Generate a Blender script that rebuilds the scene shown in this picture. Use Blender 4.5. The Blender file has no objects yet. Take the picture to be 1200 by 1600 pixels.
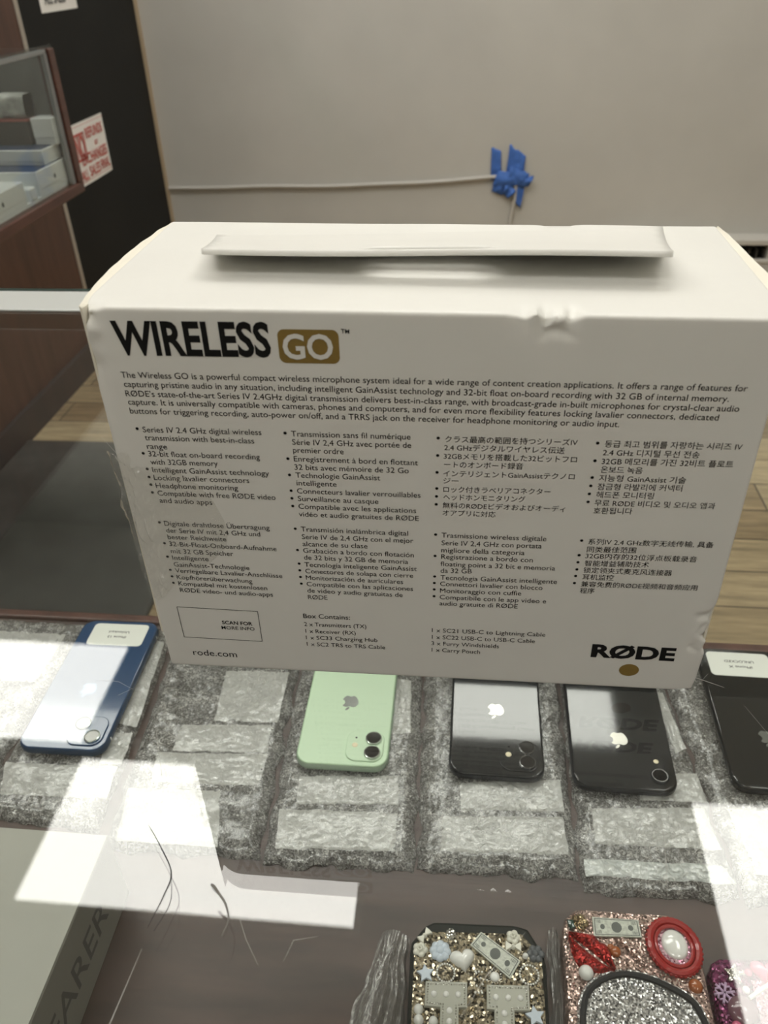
import bpy, bmesh, math, random
from mathutils import Vector, Matrix, noise

random.seed(7)
SC = bpy.context.scene
COL = SC.collection

# ------------------------------------------------------------------ camera
# world: z = 0 is the upper face of the counter glass, x to the right, y away
cam = bpy.data.cameras.new('camera')
cam.sensor_fit = 'VERTICAL'; cam.sensor_height = 36.0
cam.lens = 1260.35 / 1600 * 36.0
cam.clip_start = 0.02; cam.clip_end = 30
cam.dof.use_dof = True; cam.dof.focus_distance = 0.40; cam.dof.aperture_fstop = 17
CAM = bpy.data.objects.new('camera', cam); COL.objects.link(CAM)
RT, UP, FW = (.995, .0965, -.0263), (-.0339, .5725, .8192), (-.0941, .8142, -.5729)
CAM.matrix_world = Matrix(((RT[0], UP[0], -FW[0], .01462), (RT[1], UP[1], -FW[1], -.25568),
                           (RT[2], UP[2], -FW[2], .27110), (0, 0, 0, 1)))
SC.camera = CAM

# ------------------------------------------------------------------ light and exposure
SC.view_settings.view_transform = 'Standard'; SC.view_settings.look = 'None'
SC.view_settings.gamma = 1; SC.view_settings.use_curve_mapping = False
SC.view_settings.exposure = 0.38
W = bpy.data.worlds.new('room_air'); SC.world = W; W.use_nodes = True
W.node_tree.nodes['Background'].inputs[0].default_value = (.9, .93, 1, 1)
W.node_tree.nodes['Background'].inputs[1].default_value = 0.05
LAMP = 7.2                     # radiance of the ceiling panels
LAMP_COLOR = (1.0, .978, .912)
CEIL = 2.36
#        x0     x1     y0     y1
PANELS = [(-1.46, -.29, 1.11, 1.70), (-2.64, -1.50, 1.775, 2.33), (.905, 1.49, .50, 1.68),
          (-.38, .79, 2.30, 2.88),
          (-.27, .50, 1.27, 1.86), (-2.64, -1.47, -.07, .52), (-1.46, -.29, -1.75, -1.16), (.905, 1.49, -2.3, -1.12)]  # these four panels are unseen, added to shape the light
SC.cycles.max_bounces = 10; SC.cycles.transparent_max_bounces = 24
SC.cycles.diffuse_bounces = 4; SC.cycles.glossy_bounces = 5
SC.cycles.caustics_reflective = False; SC.cycles.caustics_refractive = False
SC.cycles.sample_clamp_indirect = 6

# ------------------------------------------------------------------ materials
def newmat(name):
    m = bpy.data.materials.new(name); m.use_nodes = True
    nt = m.node_tree
    return m, nt, nt.nodes['Principled BSDF'], nt.nodes['Material Output']

def coords(nt, scale=(1, 1, 1), rot=(0, 0, 0)):
    tc = nt.nodes.new('ShaderNodeTexCoord'); mp = nt.nodes.new('ShaderNodeMapping')
    mp.inputs['Scale'].default_value = scale; mp.inputs['Rotation'].default_value = rot
    nt.links.new(tc.outputs['Object'], mp.inputs['Vector'])
    return mp.outputs['Vector']

def ntex(nt, vec, scale, detail=3, rough=.6, distort=0):
    n = nt.nodes.new('ShaderNodeTexNoise')
    n.inputs['Scale'].default_value = scale; n.inputs['Detail'].default_value = detail
    n.inputs['Roughness'].default_value = rough
    n.inputs['Distortion'].default_value = distort
    nt.links.new(vec, n.inputs['Vector'])
    return n.outputs['Fac']

def ramp(nt, fac, stops):
    r = nt.nodes.new('ShaderNodeValToRGB')
    els = r.color_ramp.elements
    while len(els) < len(stops): els.new(.5)
    for e, (p, c) in zip(els, stops):
        e.position = p; e.color = (*c, 1)
    nt.links.new(fac, r.inputs['Fac'])
    return r.outputs['Color']

def bump(nt, p, fac, strength, dist):
    b = nt.nodes.new('ShaderNodeBump')
    b.inputs['Strength'].default_value = strength; b.inputs['Distance'].default_value = dist
    nt.links.new(fac, b.inputs['Height']); nt.links.new(b.outputs['Normal'], p.inputs['Normal'])

def mat(name, c, rough=.5, metal=0, var=0, vscale=20, bmp=0, bscale=200, coat=0, spec=.5, stretch=(1, 1, 1)):
    m, nt, p, o = newmat(name)
    p.inputs['Base Color'].default_value = (*c, 1); p.inputs['Roughness'].default_value = rough
    p.inputs['Metallic'].default_value = metal; p.inputs['Coat Weight'].default_value = coat
    p.inputs['Coat Roughness'].default_value = .03
    p.inputs['Specular IOR Level'].default_value = spec
    if var or bmp: v = coords(nt, stretch)
    if var:
        f = ntex(nt, v, vscale)
        nt.links.new(ramp(nt, f, [(.3, tuple(max(0, k * (1 - var)) for k in c)), (.7, tuple(min(1, k * (1 + var)) for k in c))]),
                     p.inputs['Base Color'])
    if bmp: bump(nt, p, ntex(nt, v, bscale), bmp, .002)
    return m

def wood(name, dark, light, stretch, rough=.35, scale=6, coat=0):
    m, nt, p, o = newmat(name)
    v = coords(nt, stretch)
    f = ntex(nt, v, scale, 6, .65)
    nt.links.new(ramp(nt, f, [(.32, dark), (.68, light)]), p.inputs['Base Color'])
    p.inputs['Roughness'].default_value = rough; p.inputs['Coat Weight'].default_value = coat
    return m

def planks(name):
    m, nt, p, o = newmat(name)
    v = coords(nt)
    b = nt.nodes.new('ShaderNodeTexBrick')
    b.inputs['Color1'].default_value = (.30, .22, .13, 1); b.inputs['Color2'].default_value = (.54, .44, .29, 1)
    b.inputs['Mortar'].default_value = (.05, .036, .024, 1)
    b.inputs['Scale'].default_value = 1; b.inputs['Mortar Size'].default_value = .0022
    b.inputs['Brick Width'].default_value = 1.25; b.inputs['Row Height'].default_value = .125
    b.offset = .37
    nt.links.new(v, b.inputs['Vector'])
    g = ntex(nt, coords(nt, (1.2, 14, 1)), 5, 6, .7)
    gc = ramp(nt, g, [(.3, (.5, .48, .46)), (.7, (1.25, 1.22, 1.15))])
    mx = nt.nodes.new('ShaderNodeMix'); mx.data_type = 'RGBA'; mx.blend_type = 'MULTIPLY'
    mx.inputs['Factor'].default_value = 1
    nt.links.new(b.outputs['Color'], mx.inputs['A']); nt.links.new(gc, mx.inputs['B'])
    nt.links.new(mx.outputs['Result'], p.inputs['Base Color'])
    p.inputs['Roughness'].default_value = .42
    return m

def clear(name, tint, rough=0.0, f0=.04, haze=0, hazec=(.8, .8, .78), bmp=0, bscale=100, stretch=(1, 1, 1)):
    """thin clear sheet: straight-through light plus a Fresnel mirror term (same for every ray)"""
    m, nt, p, o = newmat(name)
    nt.nodes.remove(p)
    tr = nt.nodes.new('ShaderNodeBsdfTransparent'); tr.inputs[0].default_value = (*tint, 1)
    gl = nt.nodes.new('ShaderNodeBsdfGlossy'); gl.inputs['Roughness'].default_value = rough
    gl.inputs['Color'].default_value = (1, 1, 1, 1)
    lw = nt.nodes.new('ShaderNodeLayerWeight'); lw.inputs['Blend'].default_value = .5
    pw = nt.nodes.new('ShaderNodeMath'); pw.operation = 'POWER'; pw.inputs[1].default_value = 5
    nt.links.new(lw.outputs['Facing'], pw.inputs[0])
    ma = nt.nodes.new('ShaderNodeMath'); ma.operation = 'MULTIPLY_ADD'
    ma.inputs[1].default_value = 1 - f0; ma.inputs[2].default_value = f0
    nt.links.new(pw.outputs[0], ma.inputs[0])
    mix = nt.nodes.new('ShaderNodeMixShader')
    nt.links.new(ma.outputs[0], mix.inputs[0])
    base = tr.outputs[0]
    if haze:
        df = nt.nodes.new('ShaderNodeBsdfDiffuse'); df.inputs[0].default_value = (*hazec, 1)
        mh = nt.nodes.new('ShaderNodeMixShader'); mh.inputs[0].default_value = haze
        nt.links.new(tr.outputs[0], mh.inputs[1]); nt.links.new(df.outputs[0], mh.inputs[2])
        base = mh.outputs[0]
    nt.links.new(base, mix.inputs[1]); nt.links.new(gl.outputs[0], mix.inputs[2])
    if bmp:
        b = nt.nodes.new('ShaderNodeBump'); b.inputs['Strength'].default_value = bmp; b.inputs['Distance'].default_value = .003
        nt.links.new(ntex(nt, coords(nt, stretch), bscale), b.inputs['Height'])
        nt.links.new(b.outputs['Normal'], gl.inputs['Normal']); nt.links.new(b.outputs['Normal'], lw.inputs['Normal'])
    nt.links.new(mix.outputs[0], o.inputs['Surface'])
    return m

def bubble(name, dark, light, rough=.2, lo=.36, hi=.66, scale=330):
    """wrinkled bubble film: its sparkle is painted as near-white wisps on a darker tone"""
    m, nt, p, o = newmat(name)
    v = coords(nt)
    f = ntex(nt, v, scale, 5, .6, 1.6)
    f2 = ntex(nt, v, 70, 2, .5, .8)
    vo = nt.nodes.new('ShaderNodeTexVoronoi'); vo.inputs['Scale'].default_value = 190; vo.feature = 'SMOOTH_F1'
    nt.links.new(v, vo.inputs['Vector'])
    def madd(a, k, b):
        n = nt.nodes.new('ShaderNodeMath'); n.operation = 'MULTIPLY_ADD'; n.inputs[1].default_value = k
        nt.links.new(a, n.inputs[0])
        if hasattr(b, 'links'): nt.links.new(b, n.inputs[2])
        else: n.inputs[2].default_value = b
        return n.outputs[0]
    h = madd(f2, .35, madd(f, 1.0, -.175))
    nt.links.new(ramp(nt, h, [(lo, dark), (lo + .6 * (hi - lo), tuple((x * .7 + y * .3) for x, y in zip(dark, light))), (hi, light)]), p.inputs['Base Color'])
    p.inputs['Roughness'].default_value = rough
    p.inputs['Specular IOR Level'].default_value = 1.0; p.inputs['Coat Weight'].default_value = 1.0; p.inputs['Coat Roughness'].default_value = .16
    bump(nt, p, madd(vo.outputs['Distance'], -.8, f), 1.0, .006)
    return m

def glitter(name, c1, c2, scale=900, rough=.25, metal=.8):
    m, nt, p, o = newmat(name)
    v = coords(nt)
    vo = nt.nodes.new('ShaderNodeTexVoronoi'); vo.inputs['Scale'].default_value = scale
    nt.links.new(v, vo.inputs['Vector'])
    sp = nt.nodes.new('ShaderNodeSeparateColor'); nt.links.new(vo.outputs['Color'], sp.inputs[0])
    nt.links.new(ramp(nt, sp.outputs[0], [(.1, c1), (.95, c2)]), p.inputs['Base Color'])
    p.inputs['Roughness'].default_value = rough; p.inputs['Metallic'].default_value = metal
    # every flake tilts its own way
    sb = nt.nodes.new('ShaderNodeVectorMath'); sb.operation = 'SUBTRACT'; sb.inputs[1].default_value = (.5, .5, .5)
    nt.links.new(vo.outputs['Color'], sb.inputs[0])
    sc = nt.nodes.new('ShaderNodeVectorMath'); sc.operation = 'SCALE'; sc.inputs['Scale'].default_value = 1.3
    nt.links.new(sb.outputs[0], sc.inputs[0])
    ge = nt.nodes.new('ShaderNodeNewGeometry')
    ad = nt.nodes.new('ShaderNodeVectorMath'); ad.operation = 'ADD'
    nt.links.new(ge.outputs['Normal'], ad.inputs[0]); nt.links.new(sc.outputs[0], ad.inputs[1])
    nz = nt.nodes.new('ShaderNodeVectorMath'); nz.operation = 'NORMALIZE'; nt.links.new(ad.outputs[0], nz.inputs[0])
    nt.links.new(nz.outputs[0], p.inputs['Normal'])
    return m

def lamp_mat():
    m, nt, p, o = newmat('lamp diffuser'); nt.nodes.remove(p)
    e = nt.nodes.new('ShaderNodeEmission'); e.inputs[0].default_value = (*LAMP_COLOR, 1); e.inputs[1].default_value = LAMP
    nt.links.new(e.outputs[0], o.inputs['Surface'])
    return m

M = dict(
    lamp=lamp_mat(),
    wall=mat('grey wall paint', (.55, .537, .497), .6, var=.05, vscale=2.5, bmp=.05, bscale=60),
    wallside=mat('pale wall paint', (.42, .41, .37), .7),
    ceiling=mat('ceiling tile', (.78, .77, .74), .9, var=.04, vscale=40),
    floor=planks('wood plank floor'),
    blackpanel=mat('black panel', (.008, .008, .0075), .55, var=.2, vscale=3, spec=.25),
    mahogany=wood('mahogany', (.035, .017, .012), (.085, .04, .028), (1, 10, 10), .3, 4),
    mahoganyv=wood('mahogany panel', (.05, .022, .015), (.10, .045, .03), (8, 8, 1), .4, 3),
    rail=wood('red mahogany rail', (.055, .02, .014), (.12, .05, .036), (8, 1, 8), .35, 6),
    shelf=wood('dark mahogany shelf', (.032, .019, .016), (.085, .052, .043), (1.3, 9, 9), .45, 7),
    alu=mat('brushed aluminium', (.72, .73, .72), .38, metal=.9),
    strip=mat('metal strip', (.55, .5, .44), .4, metal=.7),
    greenedge=mat('glass edge', (.03, .055, .048), .1),
    glass=clear('counter glass', (.982, .992, .984), 0.0, .042),
    caseglass=clear('case glass', (.9, .92, .91), 0.0, .04),
    carton=mat('white carton', (.775, .765, .725), .42, var=.015, vscale=30, bmp=.03, bscale=300),
    cream=mat('cream board edge', (.80, .76, .655), .6),
    ink=mat('black ink', (.008, .008, .008), .6, spec=.15),
    inkgrey=mat('thin line ink', (.05, .05, .05), .6),
    gold=mat('gold ink', (.24, .155, .035), .4, var=.06, vscale=300),
    white=mat('white plastic', (.85, .86, .84), .35),
    paper=mat('white paper', (.83, .81, .78), .7, var=.02),
    labelpaper=mat('label paper', (.86, .88, .82), .5),
    red=mat('red print', (.55, .12, .10), .7),
    greyprint=mat('grey print', (.12, .12, .12), .7),
    tapeblue=mat('blue painter tape', (.055, .155, .50), .65, var=.12, vscale=40, bmp=.25, bscale=120),
    cordgrey=mat('painted cord', (.55, .53, .49), .5),
    heater=mat('heater enamel', (.56, .54, .5), .45),
    dark=mat('dark board and gap shade', (.03, .03, .03), .6),
    sheeting=mat('black rubber', (.055, .057, .053), .8, var=.3, vscale=9),
    screenblue=mat('navy lid print', (.045, .065, .12), .35),
    caseback=mat('grey backdrop', (.10, .105, .10), .6, var=.1, vscale=6),
    greybox=mat('warm grey card', (.39, .39, .345), .55, var=.02),
    greyboxshade=mat('shaded grey card', (.29, .29, .26), .55),  # same card darkened, the shade of the sides put into the colour
    film=clear('clear tape film', (.99, .99, .98), .1, .07, haze=.05, hazec=(.97, .97, .93), bmp=.35, bscale=260),
    cello=clear('cellophane', (.72, .72, .71), .18, .12, haze=.32, hazec=(.38, .375, .36), bmp=.8, bscale=220, stretch=(1, .45, 1)),
    pouch=bubble('bubble film', (.105, .10, .093), (1.0, .99, .96), .16, lo=.34, hi=.64, scale=400),  # near-white tone paints the film's sparkle into the colour
    insert=bubble('paper under bubble film', (.84, .84, .80), (.99, .99, .96), .3, .3, .62, 300),
    tapeend=bubble('pale tape under bubble film', (.60, .64, .62), (.80, .83, .80), .3, .3, .6, 120),
    hair=mat('hair', (.02, .018, .015), .4),
    lint=mat('grey lint', (.22, .21, .19), .8),
    scratch=mat('scratch', (.62, .62, .58), .5),
    phone_green=mat('mint back glass', (.60, .77, .56), .4, spec=.3),
    frame_green=mat('mint frame', (.40, .52, .40), .35, metal=.25),
    phone_blue=mat('blue back glass', (.018, .062, .155), .1, coat=.4),
    frame_blue=mat('blue frame', (.02, .055, .12), .3, metal=.3),
    phone_black=mat('black back glass', (.010, .012, .014), .06, coat=.6),
    frame_black=mat('black frame', (.010, .013, .018), .25, metal=.2),
    logo_grey=mat('mirror grey logo', (.22, .23, .22), .2, metal=.6),
    logo_silver=mat('mirror silver logo', (.80, .79, .72), .25, metal=.35),
    logo_blue=mat('mirror blue logo', (.12, .2, .33), .2, metal=.6),
    lens=mat('lens glass', (.004, .004, .005), .04, coat=1),
    lens_cover=mat('lens cover with painted reflection', (.42, .42, .40), .25, coat=.3),  # pale grey stands for the light the covers reflect
    lensring=mat('lens ring', (.62, .68, .62), .25, metal=.9),
    lensringdark=mat('dark lens ring', (.25, .25, .25), .25, metal=.9),
    flash=mat('flash cream', (.80, .72, .50), .3),
    blackcase=mat('black case', (.010, .013, .012), .5, spec=.2),
    pearl=mat('pearl', (.80, .80, .77), .15, coat=.8),
    ivory=mat('ivory resin', (.74, .73, .64), .4),
    paleblue=mat('pale blue resin', (.55, .62, .70), .35),
    rhine=glitter('rhinestones', (.5, .48, .44), (1, 1, .95), 1400, .12, .9),
    goldglit=glitter('gold glitter', (.10, .075, .04), (.85, .68, .42), 1100, .22, .85),
    roseglit=glitter('rose glitter', (.24, .15, .13), (1, .78, .70), 1000, .25, .75),
    silverglit=glitter('silver glitter', (.30, .30, .30), (1, 1, 1), 1000, .25, .8),
    redglit=glitter('red glitter', (.16, .004, .006), (.62, .035, .03), 1000, .3, .5),
    plumglit=glitter('plum glitter', (.05, .008, .03), (.30, .07, .18), 800, .25, .5),
    pinkglit=glitter('pink glitter', (.45, .16, .25), (1, .72, .80), 1000, .25, .6),
    bill=mat('banknote print', (.50, .52, .45), .4, var=.25, vscale=500),
    billink=mat('banknote ink', (.09, .10, .09), .5),
    redresin=mat('red resin', (.33, .01, .012), .25, coat=.5, bmp=.3, bscale=500),
    amber=mat('amber gem', (.34, .10, .03), .15, coat=.8),
    darkgem=mat('dark gem', (.02, .05, .04), .1, coat=.8),
    greygem=mat('grey flower resin', (.10, .11, .12), .3, coat=.4),
    mauve=mat('mauve resin', (.16, .075, .10), .2, coat=.6),
    rose=mat('rose pink resin', (.55, .10, .20), .2, coat=.6),
    tee=mat('grey green letter resin', (.42, .42, .36), .35, coat=.3),
    cordblack=mat('black cord', (.01, .011, .014), .6),
)

# ------------------------------------------------------------------ mesh helpers
def link(name, bm, m, parent=None, smooth=False, loc=None):
    me = bpy.data.meshes.new(name); bm.normal_update(); bm.to_mesh(me); bm.free()
    ms = m if isinstance(m, (list, tuple)) else [m]
    for k in ms: me.materials.append(M[k] if isinstance(k, str) else k)
    if smooth:
        for p in me.polygons: p.use_smooth = True
        me.set_sharp_from_angle(angle=math.radians(40))
        for p in me.polygons:
            if len(p.vertices) > 4: p.use_smooth = False      # flat caps stay flat
    o = bpy.data.objects.new(name, me); COL.objects.link(o)
    if parent is not None:
        o.parent = parent
        if loc is None: o.matrix_parent_inverse = parent.matrix_world.inverted()
    if loc is not None: o.location = loc
    return o

def thing(name, label, cat, loc=(0, 0, 0), rz=0, group=None):
    e = bpy.data.objects.new(name, None); COL.objects.link(e)
    e.empty_display_size = .02
    e.location = loc; e.rotation_euler = (0, 0, rz)
    e.matrix_world = Matrix.Translation(loc) @ Matrix.Rotation(rz, 4, 'Z')
    e['label'] = label; e['category'] = cat
    if group: e['group'] = group
    return e

def tag(o, label, cat, group=None):
    o['label'] = label; o['category'] = cat
    if group: o['group'] = group
    return o

def struct(name, bm, m, parent=None, smooth=False):
    o = link(name, bm, m, parent, smooth)
    if parent is None: o['kind'] = 'structure'
    return o

def BM(): return bmesh.new()

def abox(bm, x0, x1, y0, y1, z0, z1, bev=0, seg=2):
    vs = [bm.verts.new(p) for p in ((x0, y0, z0), (x1, y0, z0), (x1, y1, z0), (x0, y1, z0), (x0, y0, z1), (x1, y0, z1), (x1, y1, z1), (x0, y1, z1))]
    fs = [bm.faces.new([vs[i] for i in f]) for f in ((3, 2, 1, 0), (4, 5, 6, 7), (0, 1, 5, 4), (1, 2, 6, 5), (2, 3, 7, 6), (3, 0, 4, 7))]
    if bev:
        es = list({e for f in fs for e in f.edges})
        bmesh.ops.bevel(bm, geom=es, offset=bev, segments=seg, affect='EDGES', profile=.5)
    return bm

def box(*a, **k): return abox(BM(), *a, **k)

def prism(bm, pts, z0, z1, bev=0):
    """extrude a plan outline"""
    n = len(pts)
    area = sum(pts[i][0] * pts[(i + 1) % n][1] - pts[(i + 1) % n][0] * pts[i][1] for i in range(n))
    if area < 0: pts = pts[::-1]
    if bev:
        rings = [(0, z0), (0, z1 - bev), (bev * .3, z1 - bev * .3), (bev, z1)]
    else: rings = [(0, z0), (0, z1)]
    vr = []
    for ins, z in rings:
        ring = []
        for i, p in enumerate(pts):
            if ins:
                a, b = Vector(pts[i - 1]), Vector(pts[(i + 1) % n]); t = (b - a)
                t = t.normalized() if t.length else Vector((1, 0))
                q = Vector(p) + Vector((-t.y, t.x)) * ins
            else: q = Vector(p)
            ring.append(bm.verts.new((q.x, q.y, z)))
        vr.append(ring)
    for a, b in zip(vr, vr[1:]):
        for i in range(n):
            j = (i + 1) % n
            bm.faces.new((a[i], a[j], b[j], b[i]))
    bm.faces.new(vr[-1]); bm.faces.new(vr[0][::-1])
    return bm

def rrect(w, l, r, n=6, cx=0, cy=0):
    pts = []
    for sx, sy, a0 in ((1, 1, 0), (-1, 1, 90), (-1, -1, 180), (1, -1, 270)):
        for k in range(n + 1):
            a = math.radians(a0 + 90 * k / n)
            pts.append((cx + sx * (w / 2 - r) + r * math.cos(a), cy + sy * (l / 2 - r) + r * math.sin(a)))
    return pts

def slab(bm, w, l, r, z0, z1, e, cx=0, cy=0, n=8):
    """rounded-corner slab with softly rounded upper and lower edges"""
    rings = []
    prof = [(e, z0), (e * .3, z0 + e * .3), (0, z0 + e), (0, z1 - e), (e * .08, z1 - e * .6), (e * .3, z1 - e * .3), (e * .62, z1 - e * .07), (e, z1)]
    for ins, z in prof:
        rings.append([bm.verts.new((x, y, z)) for x, y in rrect(w - 2 * ins, l - 2 * ins, max(r - ins, .0003), n, cx, cy)])
    k = len(rings[0])
    for a, b in zip(rings, rings[1:]):
        for i in range(k):
            j = (i + 1) % k
            bm.faces.new((a[i], a[j], b[j], b[i]))
    bm.faces.new(rings[-1]); bm.faces.new(rings[0][::-1])
    return bm

def lathe(bm, prof, cx=0, cy=0, n=24):
    rings = []
    for r, z in prof:
        rings.append([bm.verts.new((cx + r * math.cos(2 * math.pi * i / n), cy + r * math.sin(2 * math.pi * i / n), z)) for i in range(n)])
    for a, b in zip(rings, rings[1:]):
        for i in range(n):
            j = (i + 1) % n
            bm.faces.new((a[i], a[j], b[j], b[i]))
    bm.faces.new(rings[-1]); bm.faces.new(rings[0][::-1])
    return bm

def dome(bm, cx, cy, z, r, h, n=16, m=5):
    return lathe(bm, [(r * math.cos(a), z + h * math.sin(a)) for a in [math.pi / 2 * k / m * .97 for k in range(m + 1)]], cx, cy, n)

def ball(bm, c, r, seg=12):
    bmesh.ops.create_uvsphere(bm, u_segments=seg, v_segments=max(6, seg // 2), radius=r, matrix=Matrix.Translation(c))
    return bm

def tube(bm, pts, rad, n=8, closed=False):
    pts = [Vector(p) for p in pts]; N = len(pts)
    rad = rad if isinstance(rad, (list, tuple)) else [rad] * N
    rings = []
    for i, p in enumerate(pts):
        a = pts[(i - 1) % N] if closed else pts[max(i - 1, 0)]
        b = pts[(i + 1) % N] if closed else pts[min(i + 1, N - 1)]
        t = (b - a).normalized()
        up = Vector((0, 0, 1)) if abs(t.z) < .9 else Vector((0, 1, 0))
        s = t.cross(up).normalized(); u = s.cross(t)
        rings.append([bm.verts.new(p + (s * math.cos(2 * math.pi * k / n) + u * math.sin(2 * math.pi * k / n)) * rad[i]) for k in range(n)])
    prs = list(zip(rings, rings[1:])) + ([(rings[-1], rings[0])] if closed else [])
    for a, b in prs:
        for k in range(n):
            j = (k + 1) % n
            bm.faces.new((a[k], b[k], b[j], a[j]))
    if not closed:
        bm.faces.new(rings[0]); bm.faces.new(rings[-1][::-1])
    return bm

def sheet(bm, f, nu, nv, flip=False):
    g = [[bm.verts.new(f(i / nu, j / nv)) for j in range(nv + 1)] for i in range(nu + 1)]
    for i in range(nu):
        for j in range(nv):
            q = (g[i][j], g[i + 1][j], g[i + 1][j + 1], g[i][j + 1])
            bm.faces.new(q[::-1] if flip else q)
    return g

def bil(q, s, t):
    a, b, c, d = [Vector(p) for p in q]      # near-left, near-right, far-right, far-left
    return (a * (1 - s) + b * s) * (1 - t) + (d * (1 - s) + c * s) * t

# ------------------------------------------------------------------ lettering
def text_bm(body, offset=0):
    cu = bpy.data.curves.new('lettering', 'FONT'); cu.body = body; cu.size = 1; cu.offset = offset
    cu.resolution_u = 3
    o = bpy.data.objects.new('lettering', cu); COL.objects.link(o)
    bpy.context.view_layer.update()
    ev = o.evaluated_get(bpy.context.evaluated_depsgraph_get())
    me = ev.to_mesh()
    vs = [v.co.copy() for v in me.vertices]; fs = [list(p.vertices) for p in me.polygons]
    ev.to_mesh_clear(); bpy.data.objects.remove(o); bpy.data.curves.remove(cu)
    return vs, fs

CAP = max(v.y for v in text_bm('H')[0])

def put_text(bm, body, fn, width, cap=None, offset=0, align=None):
    """letters laid along a line: fn(s, t) -> 3D point for distance s along and t above the baseline"""
    vs, fs = text_bm(body, offset)
    x0 = min(v.x for v in vs); x1 = max(v.x for v in vs)
    kx = width / (x1 - x0); ky = cap / CAP if cap else kx
    nv = [bm.verts.new(fn((v.x - x0) * kx, v.y * ky)) for v in vs]
    for f in fs:
        try: bm.faces.new([nv[i] for i in f])
        except ValueError: pass
    return kx

def path_pts(d, n=8):
    """outline points of a small svg path"""
    import re
    tk = re.findall(r'[a-zA-Z]|-?\d*\.?\d+', d); i = 0; cur = Vector((0, 0)); out = []; sub = []; cmd = ''; last = None
    def num():
        nonlocal i
        i += 1
        return float(tk[i - 1])
    def cubic(p0, p1, p2, p3):
        for k in range(1, n + 1):
            t = k / n; s = 1 - t
            sub.append(p0 * s ** 3 + p1 * 3 * s * s * t + p2 * 3 * s * t * t + p3 * t ** 3)
    while i < len(tk):
        if tk[i].isalpha(): cmd = tk[i]; i += 1
        if cmd in 'zZ':
            out.append(sub); sub = []; cur = out[-1][0]; continue
        rel = cur if cmd.islower() else Vector((0, 0))
        c = cmd.lower()
        if c == 'm':
            cur = rel + Vector((num(), num())); sub = [cur]; cmd = 'l' if cmd == 'm' else 'L'; last = None
        elif c == 'l': cur = rel + Vector((num(), num())); sub.append(cur); last = None
        elif c == 'c':
            a = rel + Vector((num(), num())); b = rel + Vector((num(), num())); e = rel + Vector((num(), num()))
            cubic(cur, a, b, e); cur = e; last = b
        elif c == 's':
            a = cur * 2 - last if last else cur
            b = rel + Vector((num(), num())); e = rel + Vector((num(), num()))
            cubic(cur, a, b, e); cur = e; last = b
        elif c == 'q':
            a = rel + Vector((num(), num())); e = rel + Vector((num(), num()))
            cubic(cur, cur + (a - cur) * 2 / 3, e + (a - e) * 2 / 3, e); cur = e; last = None
    return out

FRUIT = path_pts("M318.7 268.7c-.2-36.7 16.4-64.4 50-84.8-18.8-26.9-47.2-41.7-84.7-44.6-35.5-2.8-74.3 20.7-88.5 20.7-15 0-49.4-19.7-76.4-19.7C63.3 141.2 4 184.8 4 273.5q0 39.3 14.4 81.2c12.8 36.7 59 126.7 107.2 125.2 25.2-.6 43-17.9 75.8-17.9 31.8 0 48.3 17.9 76.4 17.9 48.6-.7 90.4-82.5 102.6-119.3-65.2-30.7-61.7-90-61.7-91.9z m-56.6-164.2c27.3-32.4 24.8-61.9 24-72.5-24.1 1.4-52 16.4-67.9 34.9-17.5 19.8-27.8 44.3-25.6 71.9 26.1 2 49.9-11.4 69.5-34.2z")


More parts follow.
